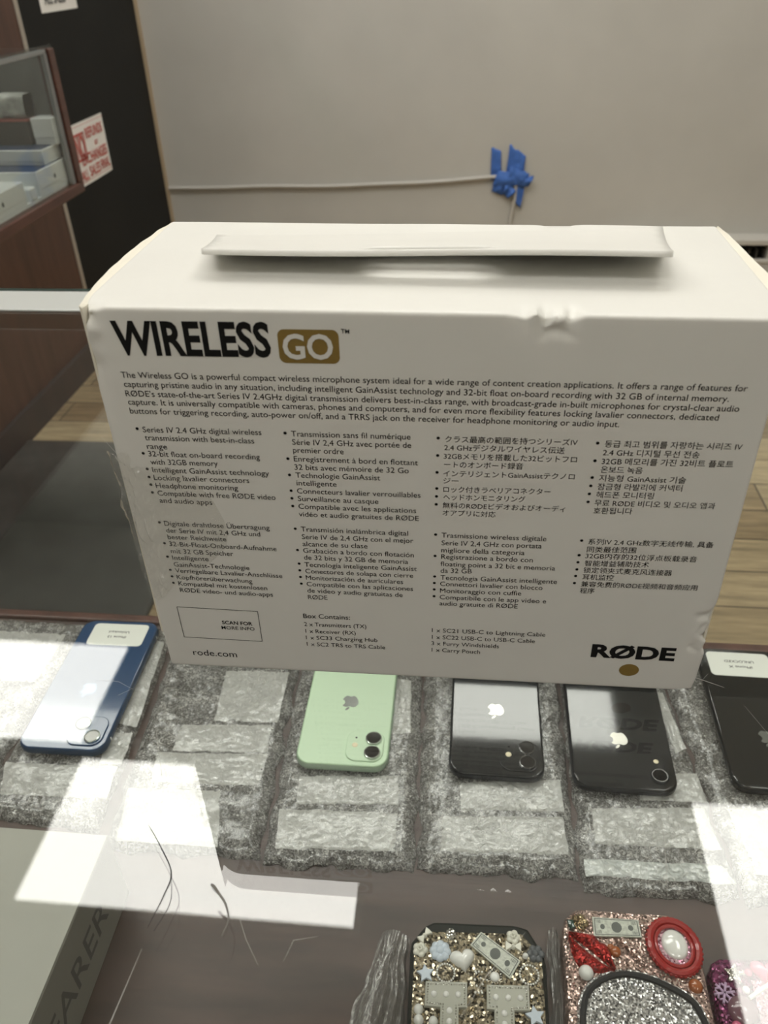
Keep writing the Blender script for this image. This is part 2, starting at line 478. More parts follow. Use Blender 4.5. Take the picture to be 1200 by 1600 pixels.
TEXT = {
  'paragraph': [
    ('The Wireless GO is a powerful compact wireless microphone system ideal for a wide range of content creation applications. It offers a range of features for', -108.56, 146.62, 109.06, 145.88),
    ('capturing pristine audio in any situation, including intelligent GainAssist technology and 32-bit float on-board recording with 32 GB of internal memory.', -108.3, 142.99, 103.88, 141.87),
    ('RØDE’s state-of-the-art Series IV 2.4GHz digital transmission delivers best-in-class range, with broadcast-grade in-built microphones for crystal-clear audio', -108.5, 139.2, 108.04, 138.2),
    ('capture. It is universally compatible with cameras, phones and computers, and for even more flexibility features locking lavalier connectors, dedicated', -108.33, 135.8, 101.99, 134.65),
    ('buttons for triggering recording, auto-power on/off, and a TRRS jack on the receiver for headphone monitoring or audio input.', -108.38, 132.11, 69.02, 131.17),
  ],
  'english_list': [
    ('Series IV 2.4 GHz digital wireless', -105.06, 124.24, -59.66, 124.32, -107.14, 125.72),
    ('transmission with best-in-class', -104.94, 120.83, -62.83, 120.58),
    ('range', -104.94, 117.03, -97.01, 117.01),
    ('32-bit float on-board recording', -105.01, 113.71, -61.47, 113.65, -106.95, 114.98),
    ('with 32GB memory', -104.9, 110.09, -78.28, 110.17),
    ('Intelligent GainAssist technology', -104.84, 106.48, -58.69, 106.38, -106.77, 107.92),
    ('Locking lavalier connectors', -104.94, 102.89, -66.91, 102.88, -106.79, 104.21),
    ('Headphone monitoring', -104.87, 99.19, -71.83, 99.23, -106.77, 100.66),
    ('Compatible with free RØDE video', -104.82, 95.65, -57.34, 95.37, -106.88, 97.0),
    ('and audio apps', -104.69, 92.22, -83.21, 91.99),
  ],
  'german_list': [
    ('Digitale drahtlose Übertragung', -104.91, 80.87, -61.34, 80.55, -106.81, 82.44),
    ('der Serie IV mit 2,4 GHz und', -104.74, 77.41, -65.6, 77.14),
    ('bester Reichweite', -104.73, 74.04, -80.11, 73.96),
    ('32-Bit-Float-Onboard-Aufnahme', -104.75, 70.48, -59.57, 69.94, -106.68, 71.79),
    ('mit 32 GB Speicher', -104.74, 66.73, -78.2, 66.46),
    ('Intelligente', -104.73, 63.24, -89.17, 63.22, -106.71, 64.73),
    ('GainAssist-Technologie', -104.74, 59.62, -72.26, 59.3),
    ('Verriegelbare Lavalier-Anschlüsse', -104.75, 56.3, -58.63, 55.74, -106.79, 57.65),
    ('Kopfhörerüberwachung', -104.67, 52.68, -71.92, 52.16, -106.66, 54.06),
    ('Kompatibel mit kostenlosen', -104.57, 49.2, -65.87, 48.61, -106.71, 50.5),
    ('RØDE video- und audio-apps', -104.56, 45.5, -63.78, 45.13),
  ],
  'french_list': [
    ('Transmission sans fil numérique', -48.46, 124.08, -4.33, 124.01, -50.68, 125.42),
    ('Série IV 2,4 GHz avec portée de', -48.38, 120.55, -4.11, 120.47),
    ('premier ordre', -48.4, 117.1, -29.28, 117.0),
    ('Enregistrement à bord en flottant', -48.44, 113.3, -1.68, 113.08, -50.69, 114.4),
    ('32 bits avec mémoire de 32 Go', -48.52, 109.62, -5.09, 109.45),
    ('Technologie GainAssist', -48.43, 106.02, -15.96, 105.91, -50.76, 107.14),
    ('intelligente', -48.39, 102.49, -32.82, 102.39),
    ('Connecteurs lavalier verrouillables', -48.51, 98.79, -0.69, 98.59, -50.82, 99.94),
    ('Surveillance au casque', -48.51, 95.22, -16.95, 95.03, -50.83, 96.39),
    ('Compatible avec les applications', -48.57, 91.55, -2.4, 91.35, -50.85, 92.73),
    ('vidéo et audio gratuites de RØDE', -48.74, 87.82, -1.37, 87.65),
  ],
  'spanish_list': [
    ('Transmisión inalámbrica digital', -48.56, 80.49, -5.61, 80.26, -50.84, 81.71),
    ('Serie IV de 2,4 GHz con el mejor', -48.51, 76.69, -3.57, 76.71),
    ('alcance de su clase', -48.54, 73.1, -22.04, 73.15),
    ('Grabación a bordo con flotación', -48.56, 69.68, -3.39, 69.5, -50.88, 70.94),
    ('de 32 bits y 32 GB de memoria', -48.52, 66.14, -5.74, 65.94),
    ('Tecnología inteligente GainAssist', -48.62, 62.35, -2.23, 62.44, -50.84, 63.85),
    ('Conectores de solapa con cierre', -48.57, 58.94, -3.77, 58.76, -50.87, 60.31),
    ('Monitorización de auriculares', -48.63, 55.41, -7.89, 55.25, -50.9, 56.73),
    ('Compatible con las aplicaciones', -48.58, 51.92, -3.81, 51.72, -50.82, 53.11),
    ('de video y audio gratuitas de', -48.59, 48.38, -8.2, 48.11),
    ('RØDE', -48.6, 44.65, -40.26, 44.76),
  ],
  'japanese_list': [
    ('クラス最高の範囲を持つシリーズIV', 8.28, 123.45, 55.48, 123.42, 5.75, 124.94),
    ('2.4 GHzデジタルワイヤレス伝送', 8.02, 119.98, 51.26, 119.93),
    ('32GBメモリを搭載した32ビットフロ', 7.87, 116.29, 56.0, 116.31, 5.63, 117.58),
    ('ートのオンボード録音', 8.04, 112.67, 36.96, 112.78),
    ('インテリジェントGainAssistテクノロ', 7.83, 108.74, 56.01, 108.99, 5.5, 110.25),
    ('ジー', 7.88, 105.54, 13.55, 105.55),
    ('ロック付きラベリアコネクター', 7.94, 101.64, 47.91, 101.99, 5.47, 103.05),
    ('ヘッドホンモニタリング', 8.0, 98.15, 38.8, 98.23, 5.4, 99.44),
    ('無料のRØDEビデオおよびオーディ', 7.78, 94.33, 54.08, 94.42, 5.33, 95.77),
    ('オアプリに対応', 7.84, 90.81, 28.12, 90.78),
  ],
  'italian_list': [
    ('Trasmissione wireless digitale', 7.6, 80.02, 48.34, 80.07, 5.26, 81.33),
    ('Serie IV 2,4 GHz con portata', 7.66, 76.24, 46.82, 76.46),
    ('migliore della categoria', 7.54, 72.62, 40.44, 72.78),
    ('Registrazione a bordo con', 7.64, 69.33, 43.92, 69.32, 5.14, 70.67),
    ('floating point a 32 bit e memoria', 7.41, 65.61, 53.02, 65.6),
    ('da 32 GB', 7.46, 62.08, 20.05, 62.37),
    ('Tecnologia GainAssist intelligente', 7.45, 58.43, 54.41, 58.71, 5.07, 59.98),
    ('Connettori lavalier con blocco', 7.37, 55.12, 48.96, 55.2, 4.99, 56.53),
    ('Monitoraggio con cuffie', 7.36, 51.45, 40.62, 51.79, 4.96, 53.04),
    ('Compatibile con le app video e', 7.29, 47.9, 51.03, 48.09, 4.94, 49.35),
    ('audio gratuite di RØDE', 7.28, 44.47, 39.64, 44.64),
  ],
  'korean_list': [
    ('동급 최고 범위를 자랑하는 시리즈 IV', 65.09, 123.13, 112.32, 123.27, 62.51, 124.51),
    ('2.4 GHz 디지털 무선 전송', 64.86, 119.6, 98.47, 119.54),
    ('32GB 메모리를 가진 32비트 플로트', 64.88, 115.89, 110.76, 116.07, 62.45, 117.17),
    ('온보드 녹음', 64.98, 112.34, 79.79, 112.37),
    ('지능형 GainAssist 기술', 64.86, 108.66, 95.74, 108.73, 62.34, 109.96),
    ('잠금형 라발리에 커넥터', 64.74, 104.92, 95.07, 105.21, 62.25, 106.32),
    ('헤드폰 모니터링', 64.71, 101.35, 85.49, 101.51, 62.15, 102.76),
    ('무료 RØDE 비디오 및 오디오 앱과', 64.57, 97.66, 108.18, 97.9, 62.1, 99.16),
    ('호환됩니다', 64.59, 94.06, 78.79, 94.36),
  ],
  'chinese_list': [
    ('系列IV 2.4 GHz数字无线传输, 具备', 64.39, 79.48, 111.31, 80.0, 61.78, 80.99),
    ('同类最佳范围', 64.29, 75.62, 82.92, 76.06),
    ('32GB内存的32位浮点板载录音', 64.09, 72.51, 106.46, 72.73, 61.6, 73.82),
    ('智能增益辅助技术', 64.21, 68.73, 88.91, 69.19, 61.55, 70.29),
    ('锁定领夹式麦克风连接器', 64.1, 65.3, 98.29, 65.47, 61.51, 66.64),
    ('耳机监控', 64.06, 61.74, 76.35, 61.91, 61.38, 63.26),
    ('兼容免费的RØDE视频和音频应用', 63.97, 58.06, 109.34, 58.5, 61.33, 59.59),
    ('程序', 63.91, 54.58, 69.69, 54.74),
  ],
  'scan_bold': [
    ('SCAN FOR', -88.54, 27.79, -74.86, 27.74),
  ],
  'scan_light': [
    ('MORE INFO', -89.19, 24.66, -74.22, 24.67),
  ],
  'web_address': [
    ('rode.com', -104.95, 7.56, -84.44, 7.46),
  ],
  'contents_heading': [
    ('Box Contains:', -51.6, 33.7, -31.16, 33.93),
  ],
  'contents_list': [
    ('2 x Transmitters (TX)', -51.6, 28.95, -24.22, 29.24),
    ('1 x Receiver (RX)', -51.33, 24.96, -29.07, 25.08),
    ('1 x SC33 Charging Hub', -51.46, 21.01, -19.6, 21.4),
    ('1 x SC2 TRS to TRS Cable', -51.38, 17.06, -16.31, 17.27),
  ],
  'cable_list': [
    ('1 x SC21 USB-C to Lightning Cable', 4.18, 28.97, 52.33, 29.44),
    ('1 x SC22 USB-C to USB-C Cable', 4.21, 25.0, 48.3, 25.38),
    ('3 x Furry Windshields', 4.02, 21.23, 33.23, 21.34),
    ('1 x Carry Pouch', 4.16, 17.32, 25.29, 17.31),
  ],
  'title': [
    ('WIRELESS', -108.24, 155.85, -52.35, 155.94),
  ],
  'badge_text': [
    ('GO', -48.16, 155.29, -30.61, 155.35),
  ],
  'trademark': [
    ('TM', -27.57, 164.74, -24.74, 164.55),
  ],
  'brand': [
    ('RØDE', 72.45, 19.2, 107.37, 19.09),
  ],
}
# ================================================================== the room
FLOOR = -.92
bm = BM(); abox(bm, -2.75, 2.6, -2.6, 3.45, FLOOR - .05, FLOOR); struct('floor', bm, 'floor')
bm = BM(); abox(bm, -2.75, 2.6, -2.6, 3.45, CEIL + .02, CEIL + .1); struct('ceiling', bm, 'ceiling')
bm = BM(); abox(bm, -2.7, 2.55, 3.3, 3.42, FLOOR, CEIL + .02); struct('wall_back', bm, 'wall')
bm = BM(); abox(bm, 2.5, 2.6, -2.5, 3.3, FLOOR, CEIL + .02); struct('wall_right', bm, 'wallside')
bm = BM(); abox(bm, -2.75, -2.67, -2.5, 3.3, FLOOR, CEIL + .02); struct('wall_left', bm, 'wallside')
bm = BM(); abox(bm, -2.7, 2.55, -2.6, -2.5, FLOOR, CEIL + .02); struct('wall_front', bm, 'wallside')
# partition on the left: mahogany sheet, metal strip, black sheet, pale corner edge
bm = BM(); abox(bm, -1.36, -1.296, -.6, 2.33, FLOOR, 1.08); struct('wall_panel', bm, 'mahoganyv')
bm = BM(); abox(bm, -1.36, -1.292, 2.33, 2.352, FLOOR, 1.08, .002); struct('trim_1', bm, 'strip')
bm = BM(); abox(bm, -1.36, -1.296, 2.352, 3.29, FLOOR, 1.08); struct('wall_partition', bm, 'blackpanel')
bm = BM(); abox(bm, -1.30, -1.286, 3.278, 3.3, FLOOR, 1.08, .003); struct('trim_2', bm, mat('raw wood edge', (.42, .33, .22), .6))
bm = BM(); abox(bm, -1.296, -1.28, .4, 3.27, FLOOR, FLOOR + .09); struct('baseboard_left', bm, 'dark')

# ceiling lights
for i, (x0, x1, y0, y1) in enumerate(PANELS):
    where = ['mirrored in the counter glass left of the hair', 'mirrored in the glass over the blue phone',
             'mirrored at the right edge of the counter glass', 'mirrored in the backs of the black phones', 'added out of sight beyond the white carton for light from ahead', 'added unseen near the left wall for side light', 'added unseen behind the camera for front light, crosswise', 'added unseen behind the camera for front light, lengthwise'][i]
    t = thing('ceiling_light', 'flat white ceiling light ' + where, 'ceiling light', ((x0 + x1) / 2, (y0 + y1) / 2, CEIL + .02), 0, 'ceiling lights')
    bm = BM()
    for a in ((x0 - .02, x0, y0 - .02, y1 + .02), (x1, x1 + .02, y0 - .02, y1 + .02), (x0, x1, y0 - .02, y0), (x0, x1, y1, y1 + .02)):
        abox(bm, *a, CEIL - .006, CEIL + .02)
    link('frame', bm, 'white', t)
    link('diffuser', box(x0, x1, y0, y1, CEIL, CEIL + .019), 'lamp', t)

# baseboard heater under the back wall
t = thing('baseboard_heater', 'pale metal baseboard heater low on the grey back wall, right of the carton', 'heater', (1.7, 3.27, FLOOR))
bm = BM(); abox(bm, .6, 2.49, 3.205, 3.3, -.768, -.745, .004); link('top_cover', bm, 'heater', t)
bm = BM(); abox(bm, .6, 2.49, 3.285, 3.3, FLOOR, -.768); link('back_plate', bm, 'dark', t)  # plate coloured near black as the shade inside the slit
bm = BM(); abox(bm, .6, 2.49, 3.205, 3.215, -.905, -.836, .002); abox(bm, .6, 2.49, 3.2, 3.22, -.840, -.824, .003); link('front_panel', bm, 'heater', t)
bm = BM()
for k in range(60): abox(bm, .64 + k * .031, .642 + k * .031, 3.225, 3.284, -.89, -.79)
tube(bm, [(.6, 3.255, -.84), (2.49, 3.255, -.84)], .011); link('fins', bm, mat('fin metal', (.22, .21, .2), .4, metal=.6), t)
for x in (.62, 1.24, 1.88, 2.46):
    bm = BM(); abox(bm, x - .003, x + .003, 3.21, 3.29, FLOOR, -.765); link('bracket', bm, 'heater', t)

# cord along the wall, and the blue tape that holds it
def wob(x): return .006 * math.sin(x * 5.1) + .003 * math.sin(x * 13)
bm = BM()
pts = [(-1.285 + 1.46 * k / 40, 3.29, -.555 + .041 * k / 40 + wob(-1.28 + 1.46 * k / 40) * .5 - .012 * math.sin(math.pi * k / 40)) for k in range(41)]
pts += [(.19, 3.288, -.52), (.198, 3.288, -.545), (.196, 3.289, -.60), (.188, 3.29, -.66), (.18, 3.29, -.73), (.176, 3.29, -.80), (.17, 3.29, FLOOR + .008)]
tube(bm, pts, .0075, 8)
tag(link('cord', bm, 'cordgrey', smooth=True), 'thin pale grey cord running along the grey wall and turning down at the blue tape', 'cord')
t = thing('painter_tape', 'torn strips of blue painter tape holding the grey cord on the back wall', 'tape', (.17, 3.29, -.52))
def strip(quad, y0, bulge, ragged=.006, seedv=0):
    bm = BM(); rnd = random.Random(seedv)
    j1 = [rnd.uniform(-1, 1) * ragged for _ in range(9)]; j0 = [rnd.uniform(-1, 1) * ragged for _ in range(9)]
    def f(s, tt):
        p = bil([(x, 0, z) for x, z in quad], s, tt)
        p.z += (j1[int(s * 8)] * tt ** 6 + j0[int(s * 8)] * (1 - tt) ** 6)
        p.y = y0 - bulge * math.sin(math.pi * tt) * (.6 + .4 * math.sin(s * 9 + seedv)) - .003 * noise.noise(Vector((p.x * 40, seedv, p.z * 40)))
        return p
    sheet(bm, f, 8, 14)
    o = link('tape_strip', bm, 'tapeblue', t, smooth=True)
    md = o.modifiers.new('thick', 'SOLIDIFY'); md.thickness = .0008; md.offset = 0
strip([(.093, -.53), (.135, -.53), (.131, -.417), (.091, -.402)], 3.294, .004, .002, 1)
strip([(.150, -.55), (.222, -.55), (.231, -.436), (.164, -.393)], 3.292, .006, .004, 2)
strip([(.098, -.574), (.150, -.588), (.19, -.50), (.115, -.50)], 3.288, .014, .004, 3)
strip([(.196, -.61), (.222, -.642), (.236, -.53), (.196, -.53)], 3.287, .006, .002, 4)
strip([(.10, -.55), (.25, -.545), (.268, -.515), (.12, -.492)], 3.279, .012, .008, 5)
strip([(.142, -.572), (.166, -.60), (.20, -.57), (.16, -.525)], 3.283, .016, .002, 6)
strip([(.165, -.53), (.235, -.55), (.25, -.50), (.17, -.472)], 3.277, .010, .004, 8)

# notices on the black partition
def wall_sheet(bm, y0, y1, z0, z1, x=-1.2945, curl=.002):
    sheet(bm, lambda s, q: Vector((x + curl * math.sin(math.pi * s) * (1 - q) + .0006, y0 + (y1 - y0) * s, z0 + (z1 - z0) * q)), 8, 8)
def on_wall(y0, z0, x=-1.2905): return lambda s, q: Vector((x, y0 + s, z0 + q))
t = thing('notice', 'white paper notice with red lettering on the black panel, behind the display case', 'notice', (-1.295, 2.64, -.367))
bm = BM(); wall_sheet(bm, 2.492, 2.769, -.367, -.178); o = link('sheet', bm, 'paper', t)
md = o.modifiers.new('thick', 'SOLIDIFY'); md.thickness = .0006
bm = BM()
sq = [(2.505, -.288), (2.572, -.288), (2.572, -.212), (2.505, -.212)]
def yz_frame(bm, y0, y1, z0, z1, w, x=-1.2905):
    for a in ((y0, y1, z0, z0 + w), (y0, y1, z1 - w, z1), (y0, y0 + w, z0, z1), (y1 - w, y1, z0, z1)):
        vs = [bm.verts.new((x, p, q)) for p, q in ((a[0], a[2]), (a[1], a[2]), (a[1], a[3]), (a[0], a[3]))]
        bm.faces.new(vs)
yz_frame(bm, 2.497, 2.585, -.291, -.207, .007)
put_text(bm, 'NO', on_wall(2.507, -.283), .068, .068, .02)
put_text(bm, 'REFUNDS', on_wall(2.60, -.232), .145, .030, .02)
put_text(bm, 'or', on_wall(2.66, -.262), .03, .020, .02)
put_text(bm, 'EXCHANGES', on_wall(2.535, -.306), .215, .032, .02)
put_text(bm, 'ALL', on_wall(2.506, -.350), .055, .030, .02)
put_text(bm, 'SALES', on_wall(2.575, -.348), .09, .031, .02)
put_text(bm, 'FINAL', on_wall(2.675, -.347), .08, .031, .02)
for z in (-.187, -.356):
    vs = [bm.verts.new((-1.2905, a, b)) for a, b in ((2.5, z), (2.762, z), (2.762, z + .0012), (2.5, z + .0012))]; bm.faces.new(vs)
link('lettering', bm, 'red', t)
t = thing('notice', 'white paper notice with dark lettering, highest on the black panel above the display case', 'notice', (-1.295, 2.62, .135))
bm = BM(); wall_sheet(bm, 2.492, 2.757, .136, .32); o = link('sheet', bm, 'paper', t)
md = o.modifiers.new('thick', 'SOLIDIFY'); md.thickness = .0006
bm = BM(); put_text(bm, 'ALL SALES', on_wall(2.52, .158), .15, .03, .02); put_text(bm, 'FINAL', on_wall(2.52, .205), .15, .05, .02); link('lettering', bm, 'greyprint', t)

# dark sheet on the floor of the customers' side
bm = BM(); abox(bm, -1.28, -.66, .70, 1.73, FLOOR, FLOOR + .014, .005)
tag(link('floor_sheet', bm, 'sheeting'), 'dark rubber on the wood floor left of the counter, seen through the glass', 'mat')

# ================================================================== wall-mounted display case at upper left
CX, CY1, CZ0, CZ1 = -.85, 1.555, -.135, .122
t = thing('display_case', 'small glass display case in a red mahogany frame mounted on the panel at left', 'display case', (-1.05, 1.0, -.155))
bm = BM(); abox(bm, -1.294, CX + .006, .6, CY1 + .008, -.157, CZ0, .003); link('bottom_rail', bm, 'rail', t)
bm = BM(); abox(bm, CX - .02, CX + .006, CY1 - .018, CY1 + .008, CZ0, CZ1, .002); link('corner_post', bm, 'rail', t)
bm = BM(); abox(bm, -1.294, CX + .002, .6, CY1 + .006, CZ1, CZ1 + .007, .001); link('top_pane', bm, 'caseglass', t)
bm = BM(); abox(bm, CX - .006, CX, .6, CY1 - .018, CZ0, CZ1 - .008); link('front_pane', bm, 'caseglass', t)
bm = BM(); abox(bm, CX - .012, CX + .001, .6, CY1 - .02, CZ1 - .008, CZ1, .001); abox(bm, CX - .008, CX + .001, CY1 - .032, CY1 - .018, CZ0, CZ1 - .008, .001); link('edge_channel', bm, mat('dull channel', (.33, .34, .34), .4, metal=.5), t)
bm = BM(); abox(bm, -1.294, CX - .02, CY1 - .004, CY1 + .006, CZ0, CZ1); link('end_panel', bm, 'caseback', t)
bm = BM(); abox(bm, -1.294, -1.284, .6, CY1 - .004, CZ0, CZ1); link('back_panel', bm, 'caseback', t)
bm = BM(); abox(bm, -1.283, CX - .012, .6, CY1 - .006, CZ0, CZ0 + .006); link('deck', bm, 'white', t)
DZ = CZ0 + .006
def phone_carton(label, x0, x1, y0, y1, z0, z1, lid=True, mark=True):
    t = thing('phone_carton', label, 'box', ((x0 + x1) / 2, (y0 + y1) / 2, z0), 0, 'white phone cartons in the display case')
    zs = z0 + (z1 - z0) * .25
    link('tray', box(x0 + .0008, x1 - .0008, y0 + .0008, y1 - .0008, z0, zs, .001), 'white', t)
    link('lid', box(x0, x1, y0, y1, zs, z1, .0015), 'white', t)
    if lid:
        bm = BM(); abox(bm, x0 + .008, x1 - .004, y0 + .004, y1 - .010, z1, z1 + .0004); link('lid_picture', bm, 'screenblue', t)
    if mark:
        bm = BM(); yc = (y0 + y1) / 2; zc = (z0 + z1) / 2 + .002
        for sub in FRUIT:
            vs = [bm.verts.new((x1 + .0005, yc + (p.x - 192) / 450 * .011, zc - (p.y - 256) / 450 * .011)) for p in sub]; bm.faces.new(vs)
        link('logo', bm, 'inkgrey', t)
phone_carton('white phone carton with navy lid lying on the case deck next to the corner post', -1.05, -.862, 1.395, 1.548, DZ, -.082)
phone_carton('slim white phone carton with navy lid, lying on top of the other carton', -1.05, -.868, 1.455, 1.548, -.0815, -.052, True, False)
phone_carton('white phone carton nearest the camera in the display case, with a plain white top', -1.05, -.862, 1.15, 1.335, DZ, -.086, False)
phone_carton('small white carton standing on the navy lids beside the corner post', -.905, -.858, 1.508, 1.549, -.0512, .0, False, False)
tag(link('charger_cube', box(-.888, -.862, 1.352, 1.382, DZ, DZ + .024, .003), 'white'), 'tiny white charger cube between two white cartons in the case', 'charger')
bm = BM(); abox(bm, -1.04, -.912, 1.506, 1.549, -.0512, -.006, .002)
tag(link('storage_box', bm, mat('dark grey card', (.075, .07, .062), .6)), 'dark grey box in the display case, under the grey bundle', 'box')
bm = BM(); abox(bm, -1.042, -.908, 1.503, 1.549, -.006, -.001, .001)
tag(link('red_folder', bm, mat('faded red card', (.36, .09, .07), .6)), 'faded red folder lying between the dark box and the grey bundle', 'folder')
bm = BM()
def bund(s, q):
    a = 2 * math.pi * q; x = -1.045 + .136 * s
    r = 1 + .22 * noise.noise(Vector((s * 5, math.cos(a) * 1.5, math.sin(a) * 1.5)))
    return Vector((x, 1.526 + .022 * min(r, 1.02) * math.copysign(abs(math.cos(a)) ** .5, math.cos(a)), .0225 + .0225 * min(r, 1.03) * math.copysign(abs(math.sin(a)) ** .5, math.sin(a))))
sheet(bm, bund, 40, 40)
bmesh.ops.holes_fill(bm, edges=[e for e in bm.edges if e.is_boundary], sides=0)
o = link('wrapped_bundle', bm, mat('grey wrap film', (.42, .42, .39), .3, var=.4, vscale=40, bmp=.6, bscale=60), smooth=True)
tag(o, 'grey plastic-wrapped bundle on the red folder in the display case', 'bundle')

# ================================================================== the glass counter
GY1 = .492
t = thing('display_counter', 'long glass-topped display counter with a dark mahogany shelf under the glass', 'counter', (0, .05, FLOOR))
link('glass_top', box(-1.15, 1.1, -.62, GY1, -.008, 0), 'glass', t)
bm = BM(); abox(bm, -1.15, 1.1, GY1, GY1 + .006, -.008, .0004); link('glass_edge', bm, 'greenedge', t)
bm = BM(); abox(bm, -1.15, 1.1, .436, .486, 0, .0022, .0008); link('metal_trim', bm, mat('white anodised trim', (.62, .64, .62), .35, metal=.25), t)
link('front_pane', box(-1.15, 1.1, .462, .468, -.62, -.009), 'glass', t)
bm = BM(); abox(bm, -1.15, 1.1, -.6, .286, -.268, -.25, .002); link('shelf', bm, 'shelf', t)
bm = BM(); abox(bm, -1.15, 1.1, .286, .296, -.272, -.247, .002); link('shelf_lip', bm, 'rail', t)
bm = BM(); abox(bm, -1.15, 1.1, -.60, .47, FLOOR, -.64, .002); link('base_cabinet', bm, 'mahogany', t)
for x in (-1.15, 1.075):
    bm = BM(); abox(bm, x, x + .025, -.6, .46, -.64, -.009); link('side_panel', bm, 'mahogany', t)
# scratches in the glass
SCR = [[(-.235, .21), (-.213, .185), (-.196, .171)], [(-.152, .146), (-.146, .139), (-.14, .13)], [(-.171, .148), (-.158, .132), (-.146, .12)], [(-.06, -.108), (-.052, -.122), (-.046, -.13)],
       [(.02, -.14), (.028, -.127), (.041, -.112)], [(.113, .006), (.122, .009), (.133, .004)], [(.139, -.006), (.152, -.04), (.166, -.08)], [(.118, .0), (.128, .012)],
       [(-.115, -.03), (-.107, -.048), (-.099, -.066)], [(-.038, -.128), (-.036, -.121), (-.028, -.119)], [(-.052, -.166), (-.044, -.160), (-.04, -.157)], [(-.135, -.02), (-.128, -.014)],
       [(-.149, -.012), (-.138, -.012), (-.126, -.018)], [(.095, -.054), (.092, -.085), (.09, -.097)], [(-.086, -.128), (-.088, -.15), (-.09, -.165)]]
for k, pl in enumerate(SCR):
    bm = BM(); tube(bm, [(x, y, .00008) for x, y in pl], [(.00006 + .00003 * (k % 3)) * (1 if 0 < i < len(pl) - 1 else .35) for i in range(len(pl))], 5); link('scratch', bm, 'scratch', t)
# hairs and lint lying on the glass
def smooth_line(pts, n=8):
    out = []
    P = [Vector((*p, 0)) for p in pts]
    for i in range(len(P) - 1):
        a, b, c, d = P[max(i - 1, 0)], P[i], P[i + 1], P[min(i + 2, len(P) - 1)]
        for k in range(n):
            u = k / n
            out.append(.5 * (2 * b + (c - a) * u + (2 * a - 5 * b + 4 * c - d) * u * u + (3 * b - 3 * c + d - a) * u ** 3))
    return out + [P[-1]]
bm = BM(); L = smooth_line([(-.099, -.083), (-.091, -.092), (-.0845, -.101), (-.0845, -.109), (-.0865, -.121)]); tube(bm, [(p.x, p.y, .0003) for p in L], [.00008 + .00017 * math.sin(math.pi * (i + 1) / (len(L) + 1)) for i in range(len(L))], 5)
tag(link('hair', bm, 'hair', smooth=True), 'long dark bent hair lying on the counter glass, left of the curled fibre', 'hair')
bm = BM(); L = smooth_line([(-.0835, -.104), (-.0815, -.112), (-.084, -.122)]); tube(bm, [(p.x, p.y, .0002) for p in L], .00011, 5)
tag(link('hair', bm, 'hair', smooth=True), 'short thin hair on the glass close beside the long bent one', 'hair')
bm = BM(); L = smooth_line([(-.0685, -.1045), (-.066, -.1065), (-.0625, -.110), (-.060, -.1145), (-.0595, -.1185), (-.0603, -.122)])
tube(bm, [(p.x, p.y, .0007 + .0006 * math.sin(i * .4)) for i, p in enumerate(L)], [.00042 * (1 - i / len(L)) + .00012 for i in range(len(L))], 6)
tag(link('lint_fibre', bm, 'lint', smooth=True), 'small curled grey lint fibre on the glass, right of the long hair', 'lint')
# ================================================================== what lies on the shelf under the glass
SHELF = -.25
def pouch_h(q, s, tt, p):
    a, b, c, d = q
    w = (Vector(b) - Vector(a)).length; l = (Vector(d) - Vector(a)).length
    e = min(s * w, (1 - s) * w, tt * l, (1 - tt) * l) / .009
    e = min(1, max(0, e)) ** .5
    n1 = noise.noise(Vector((p.x * 330, p.y * 330, 1))); n2 = noise.noise(Vector((p.x * 60, p.y * 60, 5)))
    return SHELF + .0004 + e * (.0072 + .0007 * n1 + .0009 * n2)
def pouch(label, q, inserts, rag=.0025, seedv=0, shade=1):
    cx = sum(p[0] for p in q) / 4; cy = sum(p[1] for p in q) / 4
    t = thing('bubble_wrap_pouch', label, 'bubble wrap', (cx, cy, SHELF), 0, 'bubble wrap pouches on the mahogany shelf')
    bm = BM()
    Q = [(x, y, 0) for x, y in q]
    def xy(s, tt):
        p = bil(Q, s, tt)
        p.x += rag * noise.noise(Vector((p.y * 50, seedv, s * 3))) * (1 - 4 * s * (1 - s)) ** 4 * 1.5
        p.y += rag * (noise.noise(Vector((p.x * 50, seedv + 3, tt * 3))) + .5 * noise.noise(Vector((p.x * 160, seedv, 2)))) * (1 - 4 * tt * (1 - tt)) ** 4 * 1.6
        return p
    def f(s, tt):
        p = xy(s, tt); p.z = pouch_h(Q, s, tt, p); return p
    nu = int((Vector(Q[1]) - Vector(Q[0])).length / .0017); nv = int((Vector(Q[3]) - Vector(Q[0])).length / .0022)
    sheet(bm, f, nu, nv)
    be = [e for e in bm.edges if e.is_boundary]
    r = bmesh.ops.extrude_edge_only(bm, edges=be)
    for v in r['geom']:
        if isinstance(v, bmesh.types.BMVert): v.co.z = SHELF
    link('film', bm, 'pouch', t, smooth=True)
    for k, ins in enumerate(inserts):
        m = 'insert'
        if len(ins) == 5: m = ins[4]; ins = ins[:4]
        I = [(x, y, 0) for x, y in (ins[3], ins[2], ins[1], ins[0])]
        bm = BM()
        def g(s, tt):
            p = bil(I, s, tt)
            p.x += .0012 * noise.noise(Vector((p.y * 70, k, seedv))); p.y += .0012 * noise.noise(Vector((p.x * 70, k, seedv + 9)))
            n1 = noise.noise(Vector((p.x * 330, p.y * 330, 1))); n2 = noise.noise(Vector((p.x * 60, p.y * 60, 5)))
            ed = min(1, min(s, 1 - s, tt, 1 - tt) * 12)
            p.z = SHELF + .0004 + (.0072 + .0007 * n1 + .0009 * n2) + .0005 * ed ** .5
            return p
        sheet(bm, g, 34, 22)
        o = link('tape_band' if m == 'tapeend' else 'paper_insert', bm, m, t, smooth=True)
        if m == 'tapeend': o['label'] = 'smooth pale band across the open end'
